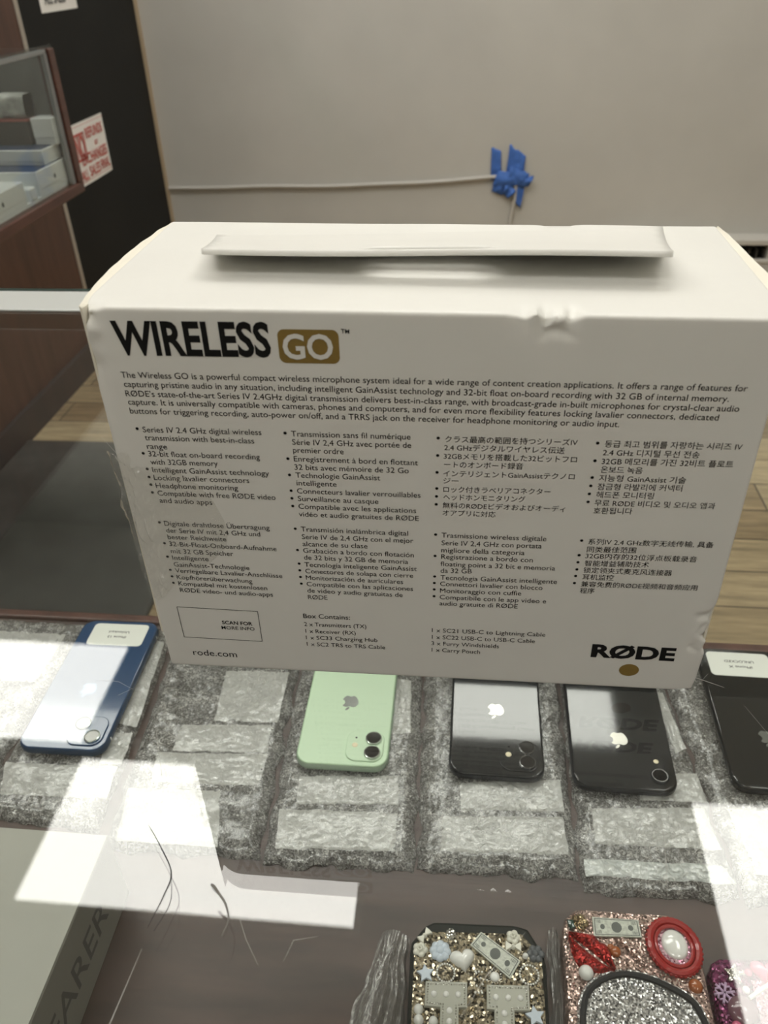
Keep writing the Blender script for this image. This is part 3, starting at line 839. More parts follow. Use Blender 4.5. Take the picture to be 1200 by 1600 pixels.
# plan corners: near-left, near-right, far-right, far-left
pouch('bubble wrap pouch at the far left edge of the shelf, left of the blue phone', [(-.47, .075), (-.3395, .072), (-.335, .279), (-.47, .282)],
      [[(-.46, .26), (-.345, .26), (-.347, .20), (-.46, .20)], [(-.46, .16), (-.35, .16), (-.35, .10), (-.46, .10)]], seedv=1)
pouch('bubble wrap pouch lying under the blue phone', [(-.337, .073), (-.2385, .066), (-.2475, .278), (-.334, .28)],
      [[(-.3327, .1173), (-.2427, .1194), (-.2397, .0909), (-.3224, .0889)], [(-.2575, .2583), (-.2495, .2546), (-.241, .1583), (-.2574, .1611)], [(-.2631, .1521), (-.2418, .1524), (-.2400, .1215), (-.258, .1218)]], seedv=2)
pouch('empty bubble wrap pouch with white papers inside, between the blue and the mint green phone', [(-.231, .0545), (-.117, .056), (-.124, .276), (-.243, .277)],
      [[(-.184, .2264), (-.1285, .2273), (-.1275, .1718), (-.18, .1692)], [(-.2054, .1637), (-.1324, .1691), (-.1287, .1412), (-.2049, .1379)], [(-.2163, .1354), (-.1287, .1402), (-.1288, .1113), (-.2121, .1077)], [(-.2272, .1012), (-.1566, .1046), (-.1468, .0596), (-.2201, .058)]], seedv=3)
pouch('bubble wrap pouch lying under the mint green phone', [(-.1145, .052), (-.0085, .0565), (-.0145, .277), (-.1215, .275)],
      [[(-.0401, .2262), (-.0225, .226), (-.0186, .1692), (-.0363, .1666)], [(-.0999, .1226), (-.0249, .1274), (-.0229, .103), (-.0985, .0981)], [(-.1098, .0929), (-.0233, .096), (-.0225, .0657), (-.1061, .0614)]], seedv=4)
pouch('bubble wrap pouch lying under the black phone with two cameras', [(-.0065, .0565), (.1025, .0585), (.1025, .275), (-.0125, .277)],
      [[(.0209, .1257), (.0956, .1338), (.0966, .1065), (.0223, .1023)], [(.0086, .0964), (.0954, .1022), (.0964, .0728), (.0088, .0682)]], seedv=5)
pouch('bubble wrap pouch lying under the black phone with one camera', [(.1045, .049), (.2085, .052), (.188, .276), (.1045, .276)],
      [[(.1792, .2276), (.1869, .2267), (.1949, .1696), (.1852, .1641)], [(.1555, .143), (.1975, .1475), (.2000, .1227), (.1519, .1205)], [(.1161, .1112), (.1955, .1175), (.2010, .0847), (.1156, .0826)],
       [(.1066, .0713), (.1984, .0731), (.2054, .0602), (.1069, .0583), 'tapeend']], seedv=6)
pouch('bubble wrap pouch at the far right, under the black phone with the white label', [(.2105, .050), (.335, .052), (.325, .276), (.19, .277)],
      [[(.213, .118), (.30, .12), (.305, .07), (.22, .068)]], seedv=7)

PZ = SHELF + .0086
def disc(bm, cx, cy, r, z0, z1, n=24): return lathe(bm, [(r, z0), (r, z1)], cx, cy, n)
def phone(label, loc, rz, back, frame, logo, w=.0715, l=.1467, th=.0078, rc=.0115, cams='dual', logo_y=.012, tag_text=None, dark=False, covers=False):
    t = thing('phone', label, 'phone', loc, rz, None)
    inv = dict(parent=t, loc=(0, 0, 0))
    bm = BM(); slab(bm, w, l, rc, 0, th, .0026); link('body', bm, frame, smooth=True, **inv)
    bm = BM(); slab(bm, w - .0016, l - .0016, rc - .0008, th - .0012, th + .0003, .0011); link('back_glass', bm, back, smooth=True, **inv)
    bm = BM(); z = th + .00036
    for sub in FRUIT:
        vs = [bm.verts.new(((p.x - 192) / 450 * .0155, logo_y - (p.y - 256) / 450 * .0155, z)) for p in sub]; bm.faces.new(vs)
    bmesh.ops.recalc_face_normals(bm, faces=bm.faces)
    if sum(f.normal.z for f in bm.faces) < 0: bmesh.ops.reverse_faces(bm, faces=bm.faces)
    link('logo', bm, logo, **inv)
    for y, sx in ((l * .5 - .016, -1), (-(l * .5 - .016), 1), (l * .5 - .016, 1), (-(l * .5 - .016), -1)):
        bm = BM(); abox(bm, sx * w / 2 - .0003, sx * w / 2 + .00015, y - .0006, y + .0006, .0022, th - .0022); link('antenna_band', bm, 'inkgrey' if dark else 'white', **inv)
    bm = BM()
    for sx in ((-1,) if cams != 'single' else (-1,)):
        for yy in (.028, .014): abox(bm, sx * (w / 2) - .0005, sx * (w / 2) + .0002, yy - .004, yy + .004, .0028, .005, .0003)
    link('volume_buttons', bm, frame, **inv)
    ring = 'lensringdark' if dark else 'lensring'
    def lens(parent_mesh, x, y, r, z0, g='lens'):
        bm = BM(); lathe(bm, [(r, z0), (r, z0 + .0014), (r * .88, z0 + .0018), (r * .84, z0 + .0014), (r * .84, z0 + .001)], x, y, 28)
        o = link('lens', bm, ring, parent=parent_mesh, smooth=True, loc=(0, 0, 0))
        bm = BM(); lathe(bm, [(r * .84, z0 + .0009), (r * .84, z0 + .0012)], x, y, 24)
        if g == 'lens': bm2 = None
        link('lens_glass', bm, g, parent=parent_mesh, smooth=True, loc=(0, 0, 0))
    if cams in ('dual', 'diagonal'):
        b = .029; cx, cy = -w / 2 + .0045 + b / 2, l / 2 - .0045 - b / 2
        bm = BM(); slab(bm, b, b, .0085, th - .0002, th + .0014, .0007, cx, cy); bump_o = link('camera_bump', bm, back, smooth=True, **inv)
        z0 = th + .0012
        if cams == 'dual': sp = [(cx - .0062, cy + .0067), (cx - .0062, cy - .0067)]; fl = (cx + .0078, cy)
        else: sp = [(cx - .0060, cy + .0062), (cx + .0060, cy - .0062)]; fl = (cx + .008, cy + .0075)
        for x, y in sp: lens(bump_o, x, y, .0062, z0, 'lens_cover' if covers else 'lens')
        bm = BM(); dome(bm, *fl, z0 + .0002, .0023, .0005); link('flash', bm, 'flash', parent=bump_o, smooth=True, loc=(0, 0, 0))
        bm = BM(); disc(bm, fl[0] - .0004, fl[1] - .007 if cams == 'dual' else fl[1] - .004, .0008, z0, z0 + .0003, 12); link('microphone_hole', bm, 'ink', parent=bump_o, loc=(0, 0, 0))
    elif cams == 'single':
        cx, cy = -w / 2 + .0125, l / 2 - .0125
        bm = BM(); lathe(bm, [(.0068, th), (.0068, th + .0012), (.0062, th + .0018), (.0056, th + .0018), (.0056, th + .0012)], cx, cy, 32); bump_o = link('camera_bump', bm, 'frame_black', smooth=True, **inv)
        bm = BM(); lathe(bm, [(.0057, th + .0017), (.0057, th + .0021), (.0051, th + .0021), (.0051, th + .0016)], cx, cy, 32); link('lens_ring', bm, 'lensringdark', parent=bump_o, smooth=True, loc=(0, 0, 0))
        bm = BM(); lathe(bm, [(.0052, th + .0012), (.0050, th + .0017)], cx, cy, 24); link('lens_glass', bm, 'lens', parent=bump_o, smooth=True, loc=(0, 0, 0))
        bm = BM(); dome(bm, cx + .0005, cy - .0135, th + .0003, .002, .0004); link('flash', bm, 'flash', smooth=True, **inv)
    elif cams == 'vertical':
        cx, cy = -w / 2 + .0105, l / 2 - .0205
        bm = BM(); slab(bm, .0125, .027, .006, th, th + .0015, .0006, cx, cy); bump_o = link('camera_bump', bm, frame, smooth=True, **inv)
        for dy in (.0075, -.0075): lens(bump_o, cx, cy + dy, .005, th + .0013)
    if tag_text:
        lw, ll, lx, ly = .051, .0275, -.0015 if cams != 'vertical' else .002, -(l / 2) + .0185
        bm = BM(); prism(bm, rrect(lw, ll, .004, 6, lx, ly), th + .0003, th + .00055); lab = link('label', bm, 'labelpaper', **inv); lab['label'] = 'white rounded paper label'
        bm = BM(); zz = th + .0006
        for i, (s, wd, cp) in enumerate(tag_text):
            put_text(bm, s, lambda a, b, i=i, wd=wd: Vector((lx - wd / 2 + a, ly + .0018 - i * .0063 + b, zz)), wd, cp, .012)
        link('lettering', bm, 'ink', parent=lab, loc=(0, 0, 0))
    return t
R180 = math.pi
phone('blue phone lying camera end nearest, with a white label on its far end', (-.2915, .1985, PZ), R180 + .012, 'phone_blue', 'frame_blue', 'logo_blue', cams='diagonal', covers=True,
      tag_text=[('iPhone 13', .017, .0026), ('Unlocked', .019, .0026)])
phone('mint green phone with two cameras, on bubble wrap under the white carton', (-.0695, .2005, PZ), R180 + .006, 'phone_green', 'frame_green', 'logo_grey')
phone('black phone with two cameras, right of the mint green phone', (.0485, .2005, PZ), R180 - .004, 'phone_black', 'frame_black', 'logo_silver', dark=True)
phone('black phone with one round camera, lying second from the right', (.1425, .1985, PZ), R180 - .012, 'phone_black', 'frame_black', 'logo_silver', w=.0757, l=.1509, cams='single', dark=True, logo_y=.032)
phone('black phone with a white label on its far end, at the right edge', (.2555, .2015, PZ), R180 - .01, 'phone_black', 'frame_black', 'logo_grey', w=.0709, l=.1436, cams='vertical', dark=True, logo_y=.025,
      tag_text=[('iPhone X', .019, .0026), ('UNLOCKED', .024, .0026)])

# grey sunglasses box
t = thing('sunglasses_box', 'warm grey card box with black side lettering, near left under the glass', 'box', (-.27, -.04, SHELF), 0)
X0, X1, Y0, Y1, ZT = -.36, -.2, -.13, .026, -.184
link('carton', box(X0, X1, Y0, Y1, SHELF, ZT - .0005, .0012), 'greyboxshade', t)
link('lid_top', box(X0 + .0004, X1 - .0004, Y0 + .0004, Y1 - .0004, ZT - .0005, ZT + .0002, .0002), 'greybox', t)
bm = BM(); put_text(bm, 'WAYFARER', lambda a, b: Vector((X1 + .0002, -.146 + a, SHELF + .021 + b)), .146, .021, .008)
link('lettering', bm, 'greyprint', t)

# ------------------------------------------------------------------ decorated phone cases
def star_pts(cx, cy, r, ri=.42, n=5, a0=.3): return [(cx + (r if k % 2 == 0 else r * ri) * math.cos(a0 + math.pi * k / n), cy + (r if k % 2 == 0 else r * ri) * math.sin(a0 + math.pi * k / n)) for k in range(2 * n)]
def flower(bm, cx, cy, z, r, n=6, h=.0022):
    for k in range(n):
        a = 2 * math.pi * k / n
        dome(bm, cx + r * .6 * math.cos(a), cy + r * .6 * math.sin(a), z, r * .42, h, 10, 4)
    dome(bm, cx, cy, z, r * .45, h * 1.3, 10, 4); return bm
def rosette(bm, cx, cy, z, r):
    for k in range(5):
        a = 2 * math.pi * k / 5
        dome(bm, cx + r * .55 * math.cos(a), cy + r * .55 * math.sin(a), z, r * .5, .0018, 10, 4)
    tube(bm, [(cx + r * .5 * math.cos(a * .7) * (1 - a / 16), cy + r * .5 * math.sin(a * .7) * (1 - a / 16), z + .002 + a * .00008) for a in range(14)], .0005, 5); return bm
def bow(bm, cx, cy, z, r, a0=0):
    for s in (-1, 1):
        pts = [(0, 0), (s * r, r * .65), (s * r * 1.1, 0), (s * r, -r * .65)]
        pts = [(cx + x * math.cos(a0) - y * math.sin(a0), cy + x * math.sin(a0) + y * math.cos(a0)) for x, y in pts]
        prism(bm, pts, z, z + .002, .0004)
    dome(bm, cx, cy, z, r * .38, .0028, 10, 4); return bm
def heart_pts(cx, cy, r, a0=0):
    o = []
    for k in range(36):
        q = 2 * math.pi * k / 36
        x = 16 * math.sin(q) ** 3 / 17; y = (13 * math.cos(q) - 5 * math.cos(2 * q) - 2 * math.cos(3 * q) - math.cos(4 * q)) / 17
        o.append((cx + r * (x * math.cos(a0) - y * math.sin(a0)), cy + r * (x * math.sin(a0) + y * math.cos(a0))))
    return o
def puff(bm, pts, z, h, m=6):
    """outline swollen to a soft cushion"""
    n = len(pts); cx = sum(p[0] for p in pts) / n; cy = sum(p[1] for p in pts) / n
    rings = []
    for k in range(m):
        a = math.pi / 2 * k / m; c = math.cos(a)
        rings.append([bm.verts.new((cx + (x - cx) * c, cy + (y - cy) * c, z + h * math.sin(a))) for x, y in pts])
    top = bm.verts.new((cx, cy, z + h))
    for a, b in zip(rings, rings[1:]):
        for i in range(n): bm.faces.new((a[i], a[(i + 1) % n], b[(i + 1) % n], b[i]))
    for i in range(n): bm.faces.new((rings[-1][i], rings[-1][(i + 1) % n], top))
    bmesh.ops.recalc_face_normals(bm, faces=bm.faces); return bm
def banknote(q, z, t):
    bm = BM(); prism(bm, q, z, z + .0012); b = link('banknote_charm', bm, 'bill', t)
    P = [Vector((*p, 0)) for p in q]         # far-left, far-right, near-right, near-left
    def f(s, tt): p = bil([P[3], P[2], P[1], P[0]], s, tt); return (p.x, p.y, z + .0013)
    bm = BM()
    def quad(s0, s1, t0, t1): bm.faces.new([bm.verts.new(f(*c)) for c in ((s0, t0), (s1, t0), (s1, t1), (s0, t1))])
    for a in ((.03, .97, .06, .10), (.03, .97, .90, .94), (.03, .05, .1, .9), (.95, .97, .1, .9)): quad(*a)
    for c, rs, rt in ((.5, .11, .30), (.8, .055, .16), (.2, .05, .14)):
        vs = [bm.verts.new(f(c + rs * math.cos(k * math.pi / 10), .5 + rt * math.sin(k * math.pi / 10))) for k in range(20)]; bm.faces.new(vs)
    for s in (.07, .83):
        for tt in (.14, .70): put_text(bm, '100', lambda a, b, s=s, tt=tt: Vector(f(s + a, tt + b)), .10, .16, .01)
    link('print', bm, 'billink', parent=b)
CZ = -.2375
def case_body(t, pts, m, e=.0022): bm = BM(); prism(bm, pts, SHELF, CZ, e); return link('shell', bm, m, t, smooth=True)

# black case with two pearl letters
t = thing('decorated_phone_case', 'black phone case covered in pearls, stars and two beaded letters', 'phone case', (.035, -.05, SHELF), 0)
cut = [(-.0065, .0025), (.0015, .0135), (.007, .0165), (.058, .0185), (.066, .0165), (.0745, .0025), (.076, -.004), (.075, -.128), (.069, -.135), (.002, -.137), (-.004, -.130), (-.007, -.004)]
case_body(t, cut, 'blackcase')
bm = BM()
prism(bm, [(-.0045, .001), (.006, .0095), (.062, .0125), (.0735, -.001), (.0735, -.125), (-.002, -.127)], CZ, CZ + .0004); 
rnd = random.Random(3)
o = link('glitter_bed', bm, glitter('gold and clear stones', (.02, .018, .014), (.80, .70, .52), 700, .2, .75), t)
bm = BM()
for k in range(420):
    x = rnd.uniform(-.002, .073); y = rnd.uniform(-.075, .010)
    if y > .002 and (x < .028 or x > .06): continue
    dome(bm, x, y, CZ + .0003, rnd.uniform(.0004, .00095), rnd.uniform(.0006, .0011), 6, 2)
o = link('rhinestones', bm, 'goldglit', t); o['kind'] = 'stuff'
def part(name, fn, m, *a, label=None, **k):
    bm = BM(); fn(bm, *a, **k); o = link(name, bm, m, t, smooth=True)
    if label: o['label'] = label
    return o
Z = CZ + .0003
part('bow_charm', bow, 'ivory', .0014, .0063, Z, .0042, .9); part('bow_charm', bow, 'ivory', .0563, .0040, Z, .0045)
part('rose_charm', rosette, 'ivory', -.0009, -.0022, Z, .0046); part('rose_charm', rosette, 'ivory', .0565, .0103, Z, .0044)
part('pearl_disc', dome, 'rhine', .0175, .0089, Z, .0037, .0025)
part('flower_charm', flower, 'paleblue', .0115, -.0021, Z, .0066, 8); part('flower_charm', flower, 'greygem', .0698, .001, Z, .0056, 6)
part('heart_pearl', puff, 'pearl', heart_pts(.0254, -.0062, .0082, .25), Z, .005)
banknote([(.0365, .0114), (.0603, -.0044), (.0538, -.0154), (.0299, .0028)], Z, t)
for x, y, r in ((.0635, -.0008, .0019), (.0002, -.0365, .0029), (.0006, -.0423, .0030), (.0091, -.0423, .0028)): part('pearl', dome, 'pearl', x, y, Z, r, r * 1.3)
for x, y, r in ((.0032, -.0165, .0056), (.0675, -.0349, .0060)): part('star_charm', prism, 'paleblue', star_pts(x, y, r, .5, 5, .5), Z, Z + .0018, .0004)
for x, y, r in ((.0153, -.0151, .0053), (.0652, -.012, .0056)):
    bm = BM()
    for k in range(22): ball(bm, (x + r * math.cos(2 * math.pi * k / 22), y + r * math.sin(2 * math.pi * k / 22), Z + .0008), .00068, 8)
    link('pearl_ring', bm, 'pearl', t, smooth=True)
bm = BM()
for p in star_pts(.0351, -.0186, .0052, .5, 4, .3) + [(.0351 + .002 * a, -.0186 + .006 * b) for a in (-1, 0, 1) for b in (-1, 1)]: ball(bm, (p[0], p[1], Z + .0006), .0007, 8)
link('beaded_bow', bm, 'pearl', t, smooth=True)
part('gem', dome, 'pearl', .0447, -.0145, Z, .0030, .002)
bm = BM()
for k in range(16): ball(bm, (.0447 + .0039 * math.cos(k * math.pi / 8), -.0145 + .0039 * math.sin(k * math.pi / 8), Z + .0006), .0006, 8)
link('gem_setting', bm, 'rhine', t, smooth=True)
def letter(x0, x1, y1, y0, sx0, sx1):
    pts = [(x0, y1), (x1, y1 + .0015), (x1, y0 + .0012), (sx1, y0 + .0006), (sx1 + .0004, y0 - .032), (sx0 + .0004, y0 - .032), (sx0, y0), (x0, y0)]
    bm = BM(); prism(bm, pts, Z, Z + .0026, .0005); b = link('letter_charm', bm, 'tee', t)
    bm = BM(); e = .0016
    path = [(x0 + e, y1 - e), (x1 - e, y1 - e + .0013), (x1 - e, y0 + e + .001), (sx1 - e, y0 + e), (sx1 - e, y0 - .031)]
    path2 = [(x0 + e, y1 - e), (x0 + e, y0 + e), (sx0 + e, y0 + e), (sx0 + e, y0 - .031)]
    for pl in (path, path2):
        for a, c in zip(pl, pl[1:]):
            n = max(1, int(math.dist(a, c) / .0015))
            for k in range(n): dome(bm, a[0] + (c[0] - a[0]) * k / n, a[1] + (c[1] - a[1]) * k / n, Z + .0025, .00058, .0008, 8, 3)
    link('rhinestone_edge', bm, 'rhine', parent=b, smooth=True)
    bm = BM(); mx = (sx0 + sx1) / 2
    for px, py in [(x0 + .0053, (y0 + y1) / 2), ((x0 + x1) / 2, (y0 + y1) / 2 + .0004), (x1 - .0053, (y0 + y1) / 2 + .0008)] + [(mx, y0 - .0015 - .0058 * k) for k in range(5)]:
        dome(bm, px, py, Z + .0025, .0019, .0017, 12, 4)
    link('pearls', bm, 'pearl', parent=b, smooth=True)
letter(.0035, .0283, -.0215, -.0352, .0128, .0235); letter(.0397, .0646, -.0204, -.0340, .0440, .0556)

# rose glitter case (plain glitter patch)
t = thing('decorated_phone_case', 'rose glitter phone case with red lips, a red oval frame and a silver glitter patch', 'phone case', (.13, -.05, SHELF), 0)
c2 = [(.0875, .018), (.0895, .0255), (.0955, .0315), (.101, .0328), (.1545, .0335), (.1625, .0295), (.1675, .0225), (.1705, .012), (.1690, -.12), (.163, -.128), (.090, -.13), (.084, -.122)]
case_body(t, c2, 'roseglit', .003)
part('chain_charm', rosette, 'goldglit', .0985, .0230, Z, .0056)
part('green_gem', prism, 'darkgem', [(.0905, .0235), (.0945, .0235), (.0955, .0185), (.0915, .0175)], Z, Z + .002, .0005)
banknote([(.1066, .0267), (.1352, .027), (.1356, .0163), (.1064, .0147)], Z, t)
def lips(bm):
    a0 = math.radians(-38); up = []; lo = []
    N = 24
    for k in range(N + 1):
        x = -1 + 2 * k / N; w = 1 - abs(x) ** 1.7
        up.append((x, .72 * w - .16 * math.exp(-(x / .16) ** 2))); lo.append((x, -.74 * w))
    def tr(p): return (.1036 + .0165 * (p[0] * math.cos(a0) - p[1] * math.sin(a0)), .0046 + .0165 * (p[0] * math.sin(a0) + p[1] * math.cos(a0)))
    for edge, mid in ((up, .05), (lo, -.05)):
        out = [tr(p) for p in edge]; inn = [tr((x, mid * (1 - x * x))) for x, _ in edge]
        R = []
        for k in range(7):
            q = k / 6; h = .0042 * math.sin(math.pi * q)
            R.append([bm.verts.new((a[0] + (b[0] - a[0]) * q, a[1] + (b[1] - a[1]) * q, Z + h)) for a, b in zip(out, inn)])
        for a, b in zip(R, R[1:]):
            for i in range(N): bm.faces.new((a[i], a[i + 1], b[i + 1], b[i]))
    bmesh.ops.recalc_face_normals(bm, faces=bm.faces)
part('lips_charm', lips, 'redglit')
part('amber_gem', dome, 'amber', .1185, .0066, Z, .0034, .0026); part('amber_gem', dome, 'amber', .1160, .0090, Z, .0022, .0018)
part('pearl', dome, 'pearl', .0993, -.0076, Z, .0045, .0046)
part('curved_charm', tube, 'roseglit', [(.1205, .0128, Z + .001), (.1235, .0132, Z + .0012), (.1275, .0098, Z + .0012), (.131, .0052, Z + .0012), (.1345, -.0005, Z + .001)], [.0018, .0022, .0022, .0022, .0014])
ov = lambda rx, ry, n=40, cx=.1542, cy=.0118: [(cx + rx * math.cos(2 * math.pi * k / n) - .1 * ry * math.sin(2 * math.pi * k / n) * .3, cy + ry * math.sin(2 * math.pi * k / n)) for k in range(n)]
bm = BM(); tube(bm, [(x, y, Z + .0016) for x, y in ov(.0142, .0158)], .0024, 8, True); tube(bm, [(x, y, Z + .0022) for x, y in ov(.0108, .0122)], .0012, 8, True)
for k in range(36):
    p = ov(.0158, .0174, 36)[k]; ball(bm, (p[0], p[1], Z + .0014), .0014, 8)
link('oval_frame', bm, 'redresin', t, smooth=True)
bm = BM(); prism(bm, ov(.0112, .0126), Z, Z + .0009); link('frame_backing', bm, 'pinkglit', t)
part('oval_cabochon', puff, 'pearl', ov(.0078, .0092, 32, .1550, .0135), Z + .0008, .003)
part('red_gem', dome, 'amber', .1627, -.0099, Z, .0042, .003)
arch = [(.0940, -.0420), (.0952, -.0300), (.0984, -.0204), (.107, -.0121), (.1207, -.0073), (.1356, -.0086), (.1498, -.0139), (.1591, -.0201), (.1633, -.0304), (.1645, -.0420), (.160, -.062), (.145, -.074), (.128, -.078), (.112, -.074), (.099, -.062)]
arch = [(p.x, p.y) for p in smooth_line(arch + [arch[0]], 5)[:-1]]
bm = BM(); prism(bm, arch, CZ, CZ + .0016, .0006); pt = link('glitter_patch', bm, 'silverglit', t)
bm = BM(); tube(bm, [(x, y, CZ + .0018) for x, y in arch], .0019, 8, True); link('patch_border', bm, 'cordblack', parent=pt, smooth=True)
bm = BM(); n = len(arch)
tube(bm, [(x + (x - .129) * .055, y + (y + .042) * .065, CZ + .0006) for x, y in arch], .0013, 6, True); link('glitter_rim', bm, 'silverglit', parent=pt, smooth=True)

# plum case at the right edge
t = thing('decorated_phone_case', 'plum and pink phone case with a lollipop charm, cut off at the right edge', 'phone case', (.21, -.05, SHELF), 0)
c3 = [(.1735, .0005), (.1755, .0055), (.1805, .0085), (.2085, .0105), (.240, .0115), (.2475, .006), (.2485, -.0), (.246, -.13), (.178, -.135), (.1725, -.12)]
case_body(t, c3, 'plumglit', .003)
part('glitter_panel', prism, 'pinkglit', [(.196, -.004), (.244, .0), (.243, -.1), (.194, -.1)], CZ, CZ + .0006)
part('heart_charm', puff, 'rose', heart_pts(.2050, .0015, .0085, -.1), Z, .004)
bm = BM(); prism(bm, star_pts(.187, -.0011, .0062, .5, 5, .2), Z, Z + .0008)
rnd = random.Random(5)
for k in range(60):
    a = rnd.random() * 6.283; r = .0058 * rnd.random() ** .6
    if r > .0032 and math.cos(5 * (a - .2)) < .2: continue
    dome(bm, .187 + r * math.cos(a), -.0011 + r * math.sin(a), Z + .0006, .0006, .0008, 6, 2)
link('star_charm', bm, 'rhine', t, smooth=True)
bm = BM()
for k in range(6):
    a = k * math.pi / 3 + .2
    tube(bm, [(.1785, -.0126, Z + .0008), (.1785 + .0062 * math.cos(a), -.0126 + .0062 * math.sin(a), Z + .0008)], .0008, 6)
    for s in (-1, 1): tube(bm, [(.1785 + .0036 * math.cos(a), -.0126 + .0036 * math.sin(a), Z + .0008), (.1785 + .0054 * math.cos(a + s * .45), -.0126 + .0054 * math.sin(a + s * .45), Z + .0008)], .0006, 6)
link('snowflake_charm', bm, mat('lilac resin', (.50, .36, .52), .3), t, smooth=True)
lo = part('lollipop_charm', dome, 'mauve', .1868, -.0212, Z, .0085, .004, 24, 6)
bm = BM(); tube(bm, [(.1915, -.0150, Z + .002), (.2075, -.0045, Z + .002)], .0012, 8); link('stick', bm, 'ivory', parent=lo, smooth=True)
part('pearl', dome, 'pearl', .1916, -.0096, Z, .0023, .002)
part('pink_gem', dome, 'rose', .1815, -.030, Z, .003, .002); part('pink_gem', dome, 'rose', .1955, .0005, Z, .0022, .002)

# crumpled cellophane sleeves beside the cases
def sleeve(label, q, h, seedv, folds):
    bm = BM(); Q = [(x, y, 0) for x, y in q]
    def f(s, tt):
        p = bil(Q, s, tt)
        p.x += .0035 * noise.noise(Vector((p.y * 70, seedv, s * 2))) * (1 if s in (0, 1) else .5)
        p.y += .002 * noise.noise(Vector((p.x * 90, seedv + 4, 0)))
        r = abs(noise.noise(Vector((s * folds + .6 * noise.noise(Vector((s * 3, tt * 4, seedv))), tt * 2.2, seedv))))
        p.z = SHELF + .0006 + h * (math.sin(math.pi * min(1, max(0, .06 + s * .88))) ** .6) * (.55 + .75 * r) + .0008 * noise.noise(Vector((p.x * 500, p.y * 300, seedv)))
        return p
    sheet(bm, f, 46, 90)
    return tag(link('cellophane_sleeve', bm, 'cello', smooth=True), label, 'plastic sleeve', None)
sleeve('crumpled clear plastic sleeve left of the black pearl-covered case', [(-.062, -.13), (-.0085, -.13), (-.0085, .0095), (-.026, .0125)], .010, 2, 7)
sleeve('narrow crumpled plastic sleeve between the black and the rose glitter case', [(.0775, -.13), (.0832, -.13), (.0868, .0205), (.0785, .0205)], .010, 6, 4)
# ================================================================== the white carton on the glass
HW, DEP, HT = .1185, .105, .172
FC = [(-.117, 0), (.119, .0006), (.1183, .1712), (-.1190, .1730)]      # measured front corners (x, z)
t = thing('microphone_carton', 'large white product carton with black printed text standing on the counter glass', 'box', (0, .05, 0), 0)
BOX = t
def dent(p):
    x, y, z = p
    def g(cx, cy, cz, r): return math.exp(-((x - cx) ** 2 + (y - cy) ** 2 + (z - cz) ** 2) / (r * r))
    n = lambda k, f=180: noise.noise(Vector((x * f, y * f, z * f + k * 7)))
    # crushed near-left upper corner
    w = g(-.1185, 0, .1725, .0065)
    dx = w * (.0012 + .0018 * n(1)); dy = w * (.0026 + .0024 * n(2)); dz = -w * (.0022 + .0024 * n(3))
    w = g(-.1185, 0, .150, .016) * math.exp(-((x + .1165) / .004) ** 2)
    dy += w * (.0012 + .0016 * n(11, 140)); dx += w * .0006 * n(12)
    # crinkle in the near upper edge, right of centre
    sx = x - .0415
    tent = lambda c, w: max(0, 1 - abs(sx - c) / w)
    f1 = math.exp(-(y / .006) ** 2) * math.exp(-((z - .172) / .006) ** 2)
    if abs(sx) < .022 and f1 > .01:
        k = -.0016 * tent(-.0085, .006) - .0030 * tent(-.0010, .0030) - .0010 * tent(.0030, .0020) - .0026 * tent(.0075, .0040) + .0009 * tent(-.0045, .0022) + .0010 * tent(.0045, .0016)
        dz += f1 * (k * .8 + tent(0, .012) * .0010 * n(5, 420)); dy += f1 * (-k * .55 + tent(0, .013) * .0013 * n(6, 380))
    f2 = math.exp(-((z - (.1665 - .35 * abs(sx - .003))) / .0016) ** 2) * math.exp(-(y / .004) ** 2) * max(0, 1 - abs(sx - .003) / .009)
    dy += f2 * .0011
    # torn dents low on the right edge
    for cz, a, r in ((.0450, 1.2, .0050), (.0350, 3.2, .0042), (.0270, 2.2, .0020)):
        w = math.exp(-((x - .1185) / .006) ** 2) * math.exp(-(y / .010) ** 2) * math.exp(-((z - cz) / r) ** 2)
        dx -= w * .001 * a * (.7 + .5 * n(8, 260)); dy += w * .0016 * (n(9, 260) + .3)
    w = math.exp(-((x - .1185) / .004) ** 2) * math.exp(-(y / .01) ** 2)
    dx += w * .0005 * n(10, 60)
    # softened lower corners, slight wave of the upper back edge
    w = g(.1185, 0, 0, .006); dx -= w * .0012; dz += w * .0012
    w = math.exp(-((y - DEP) / .006) ** 2) * math.exp(-((z - HT) / .006) ** 2)
    dz += w * (.0004 * n(13, 25) - .0012 * math.exp(-((x - .052) / .006) ** 2))
    return Vector((x + dx, y + dy, z + dz))
def carton_map(u, y, w):
    """u in -1..1 across, w in 0..1 up"""
    s = (u + 1) / 2
    a, b, c, d = FC
    x = (a[0] * (1 - s) + b[0] * s) * (1 - w) + (d[0] * (1 - s) + c[0] * s) * w
    z = (a[1] * (1 - s) + b[1] * s) * (1 - w) + (d[1] * (1 - s) + c[1] * s) * w
    return dent((x, y, z))
def axis(L, r, n): return [0, r * .12, r * .35, r * .65, r] + [r + (L - 2 * r) * k / n for k in range(1, n)] + [L - r, L - r * .65, L - r * .35, L - r * .12, L]
r = .0014
xs, ys, zs = axis(2 * HW, r, 230), axis(DEP, r, 60), axis(HT, r, 150)
bm = BM(); V = {}
def cv(i, j, k):
    key = (i, j, k)
    if key not in V:
        p = Vector((xs[i], ys[j], zs[k])); q = Vector((min(max(p.x, r), 2 * HW - r), min(max(p.y, r), DEP - r), min(max(p.z, r), HT - r)))
        d = p - q
        if d.length > 1e-9: p = q + d.normalized() * r
        V[key] = bm.verts.new(carton_map(p.x / HW - 1, p.y, p.z / HT))
    return V[key]
I, J, K = len(xs) - 1, len(ys) - 1, len(zs) - 1
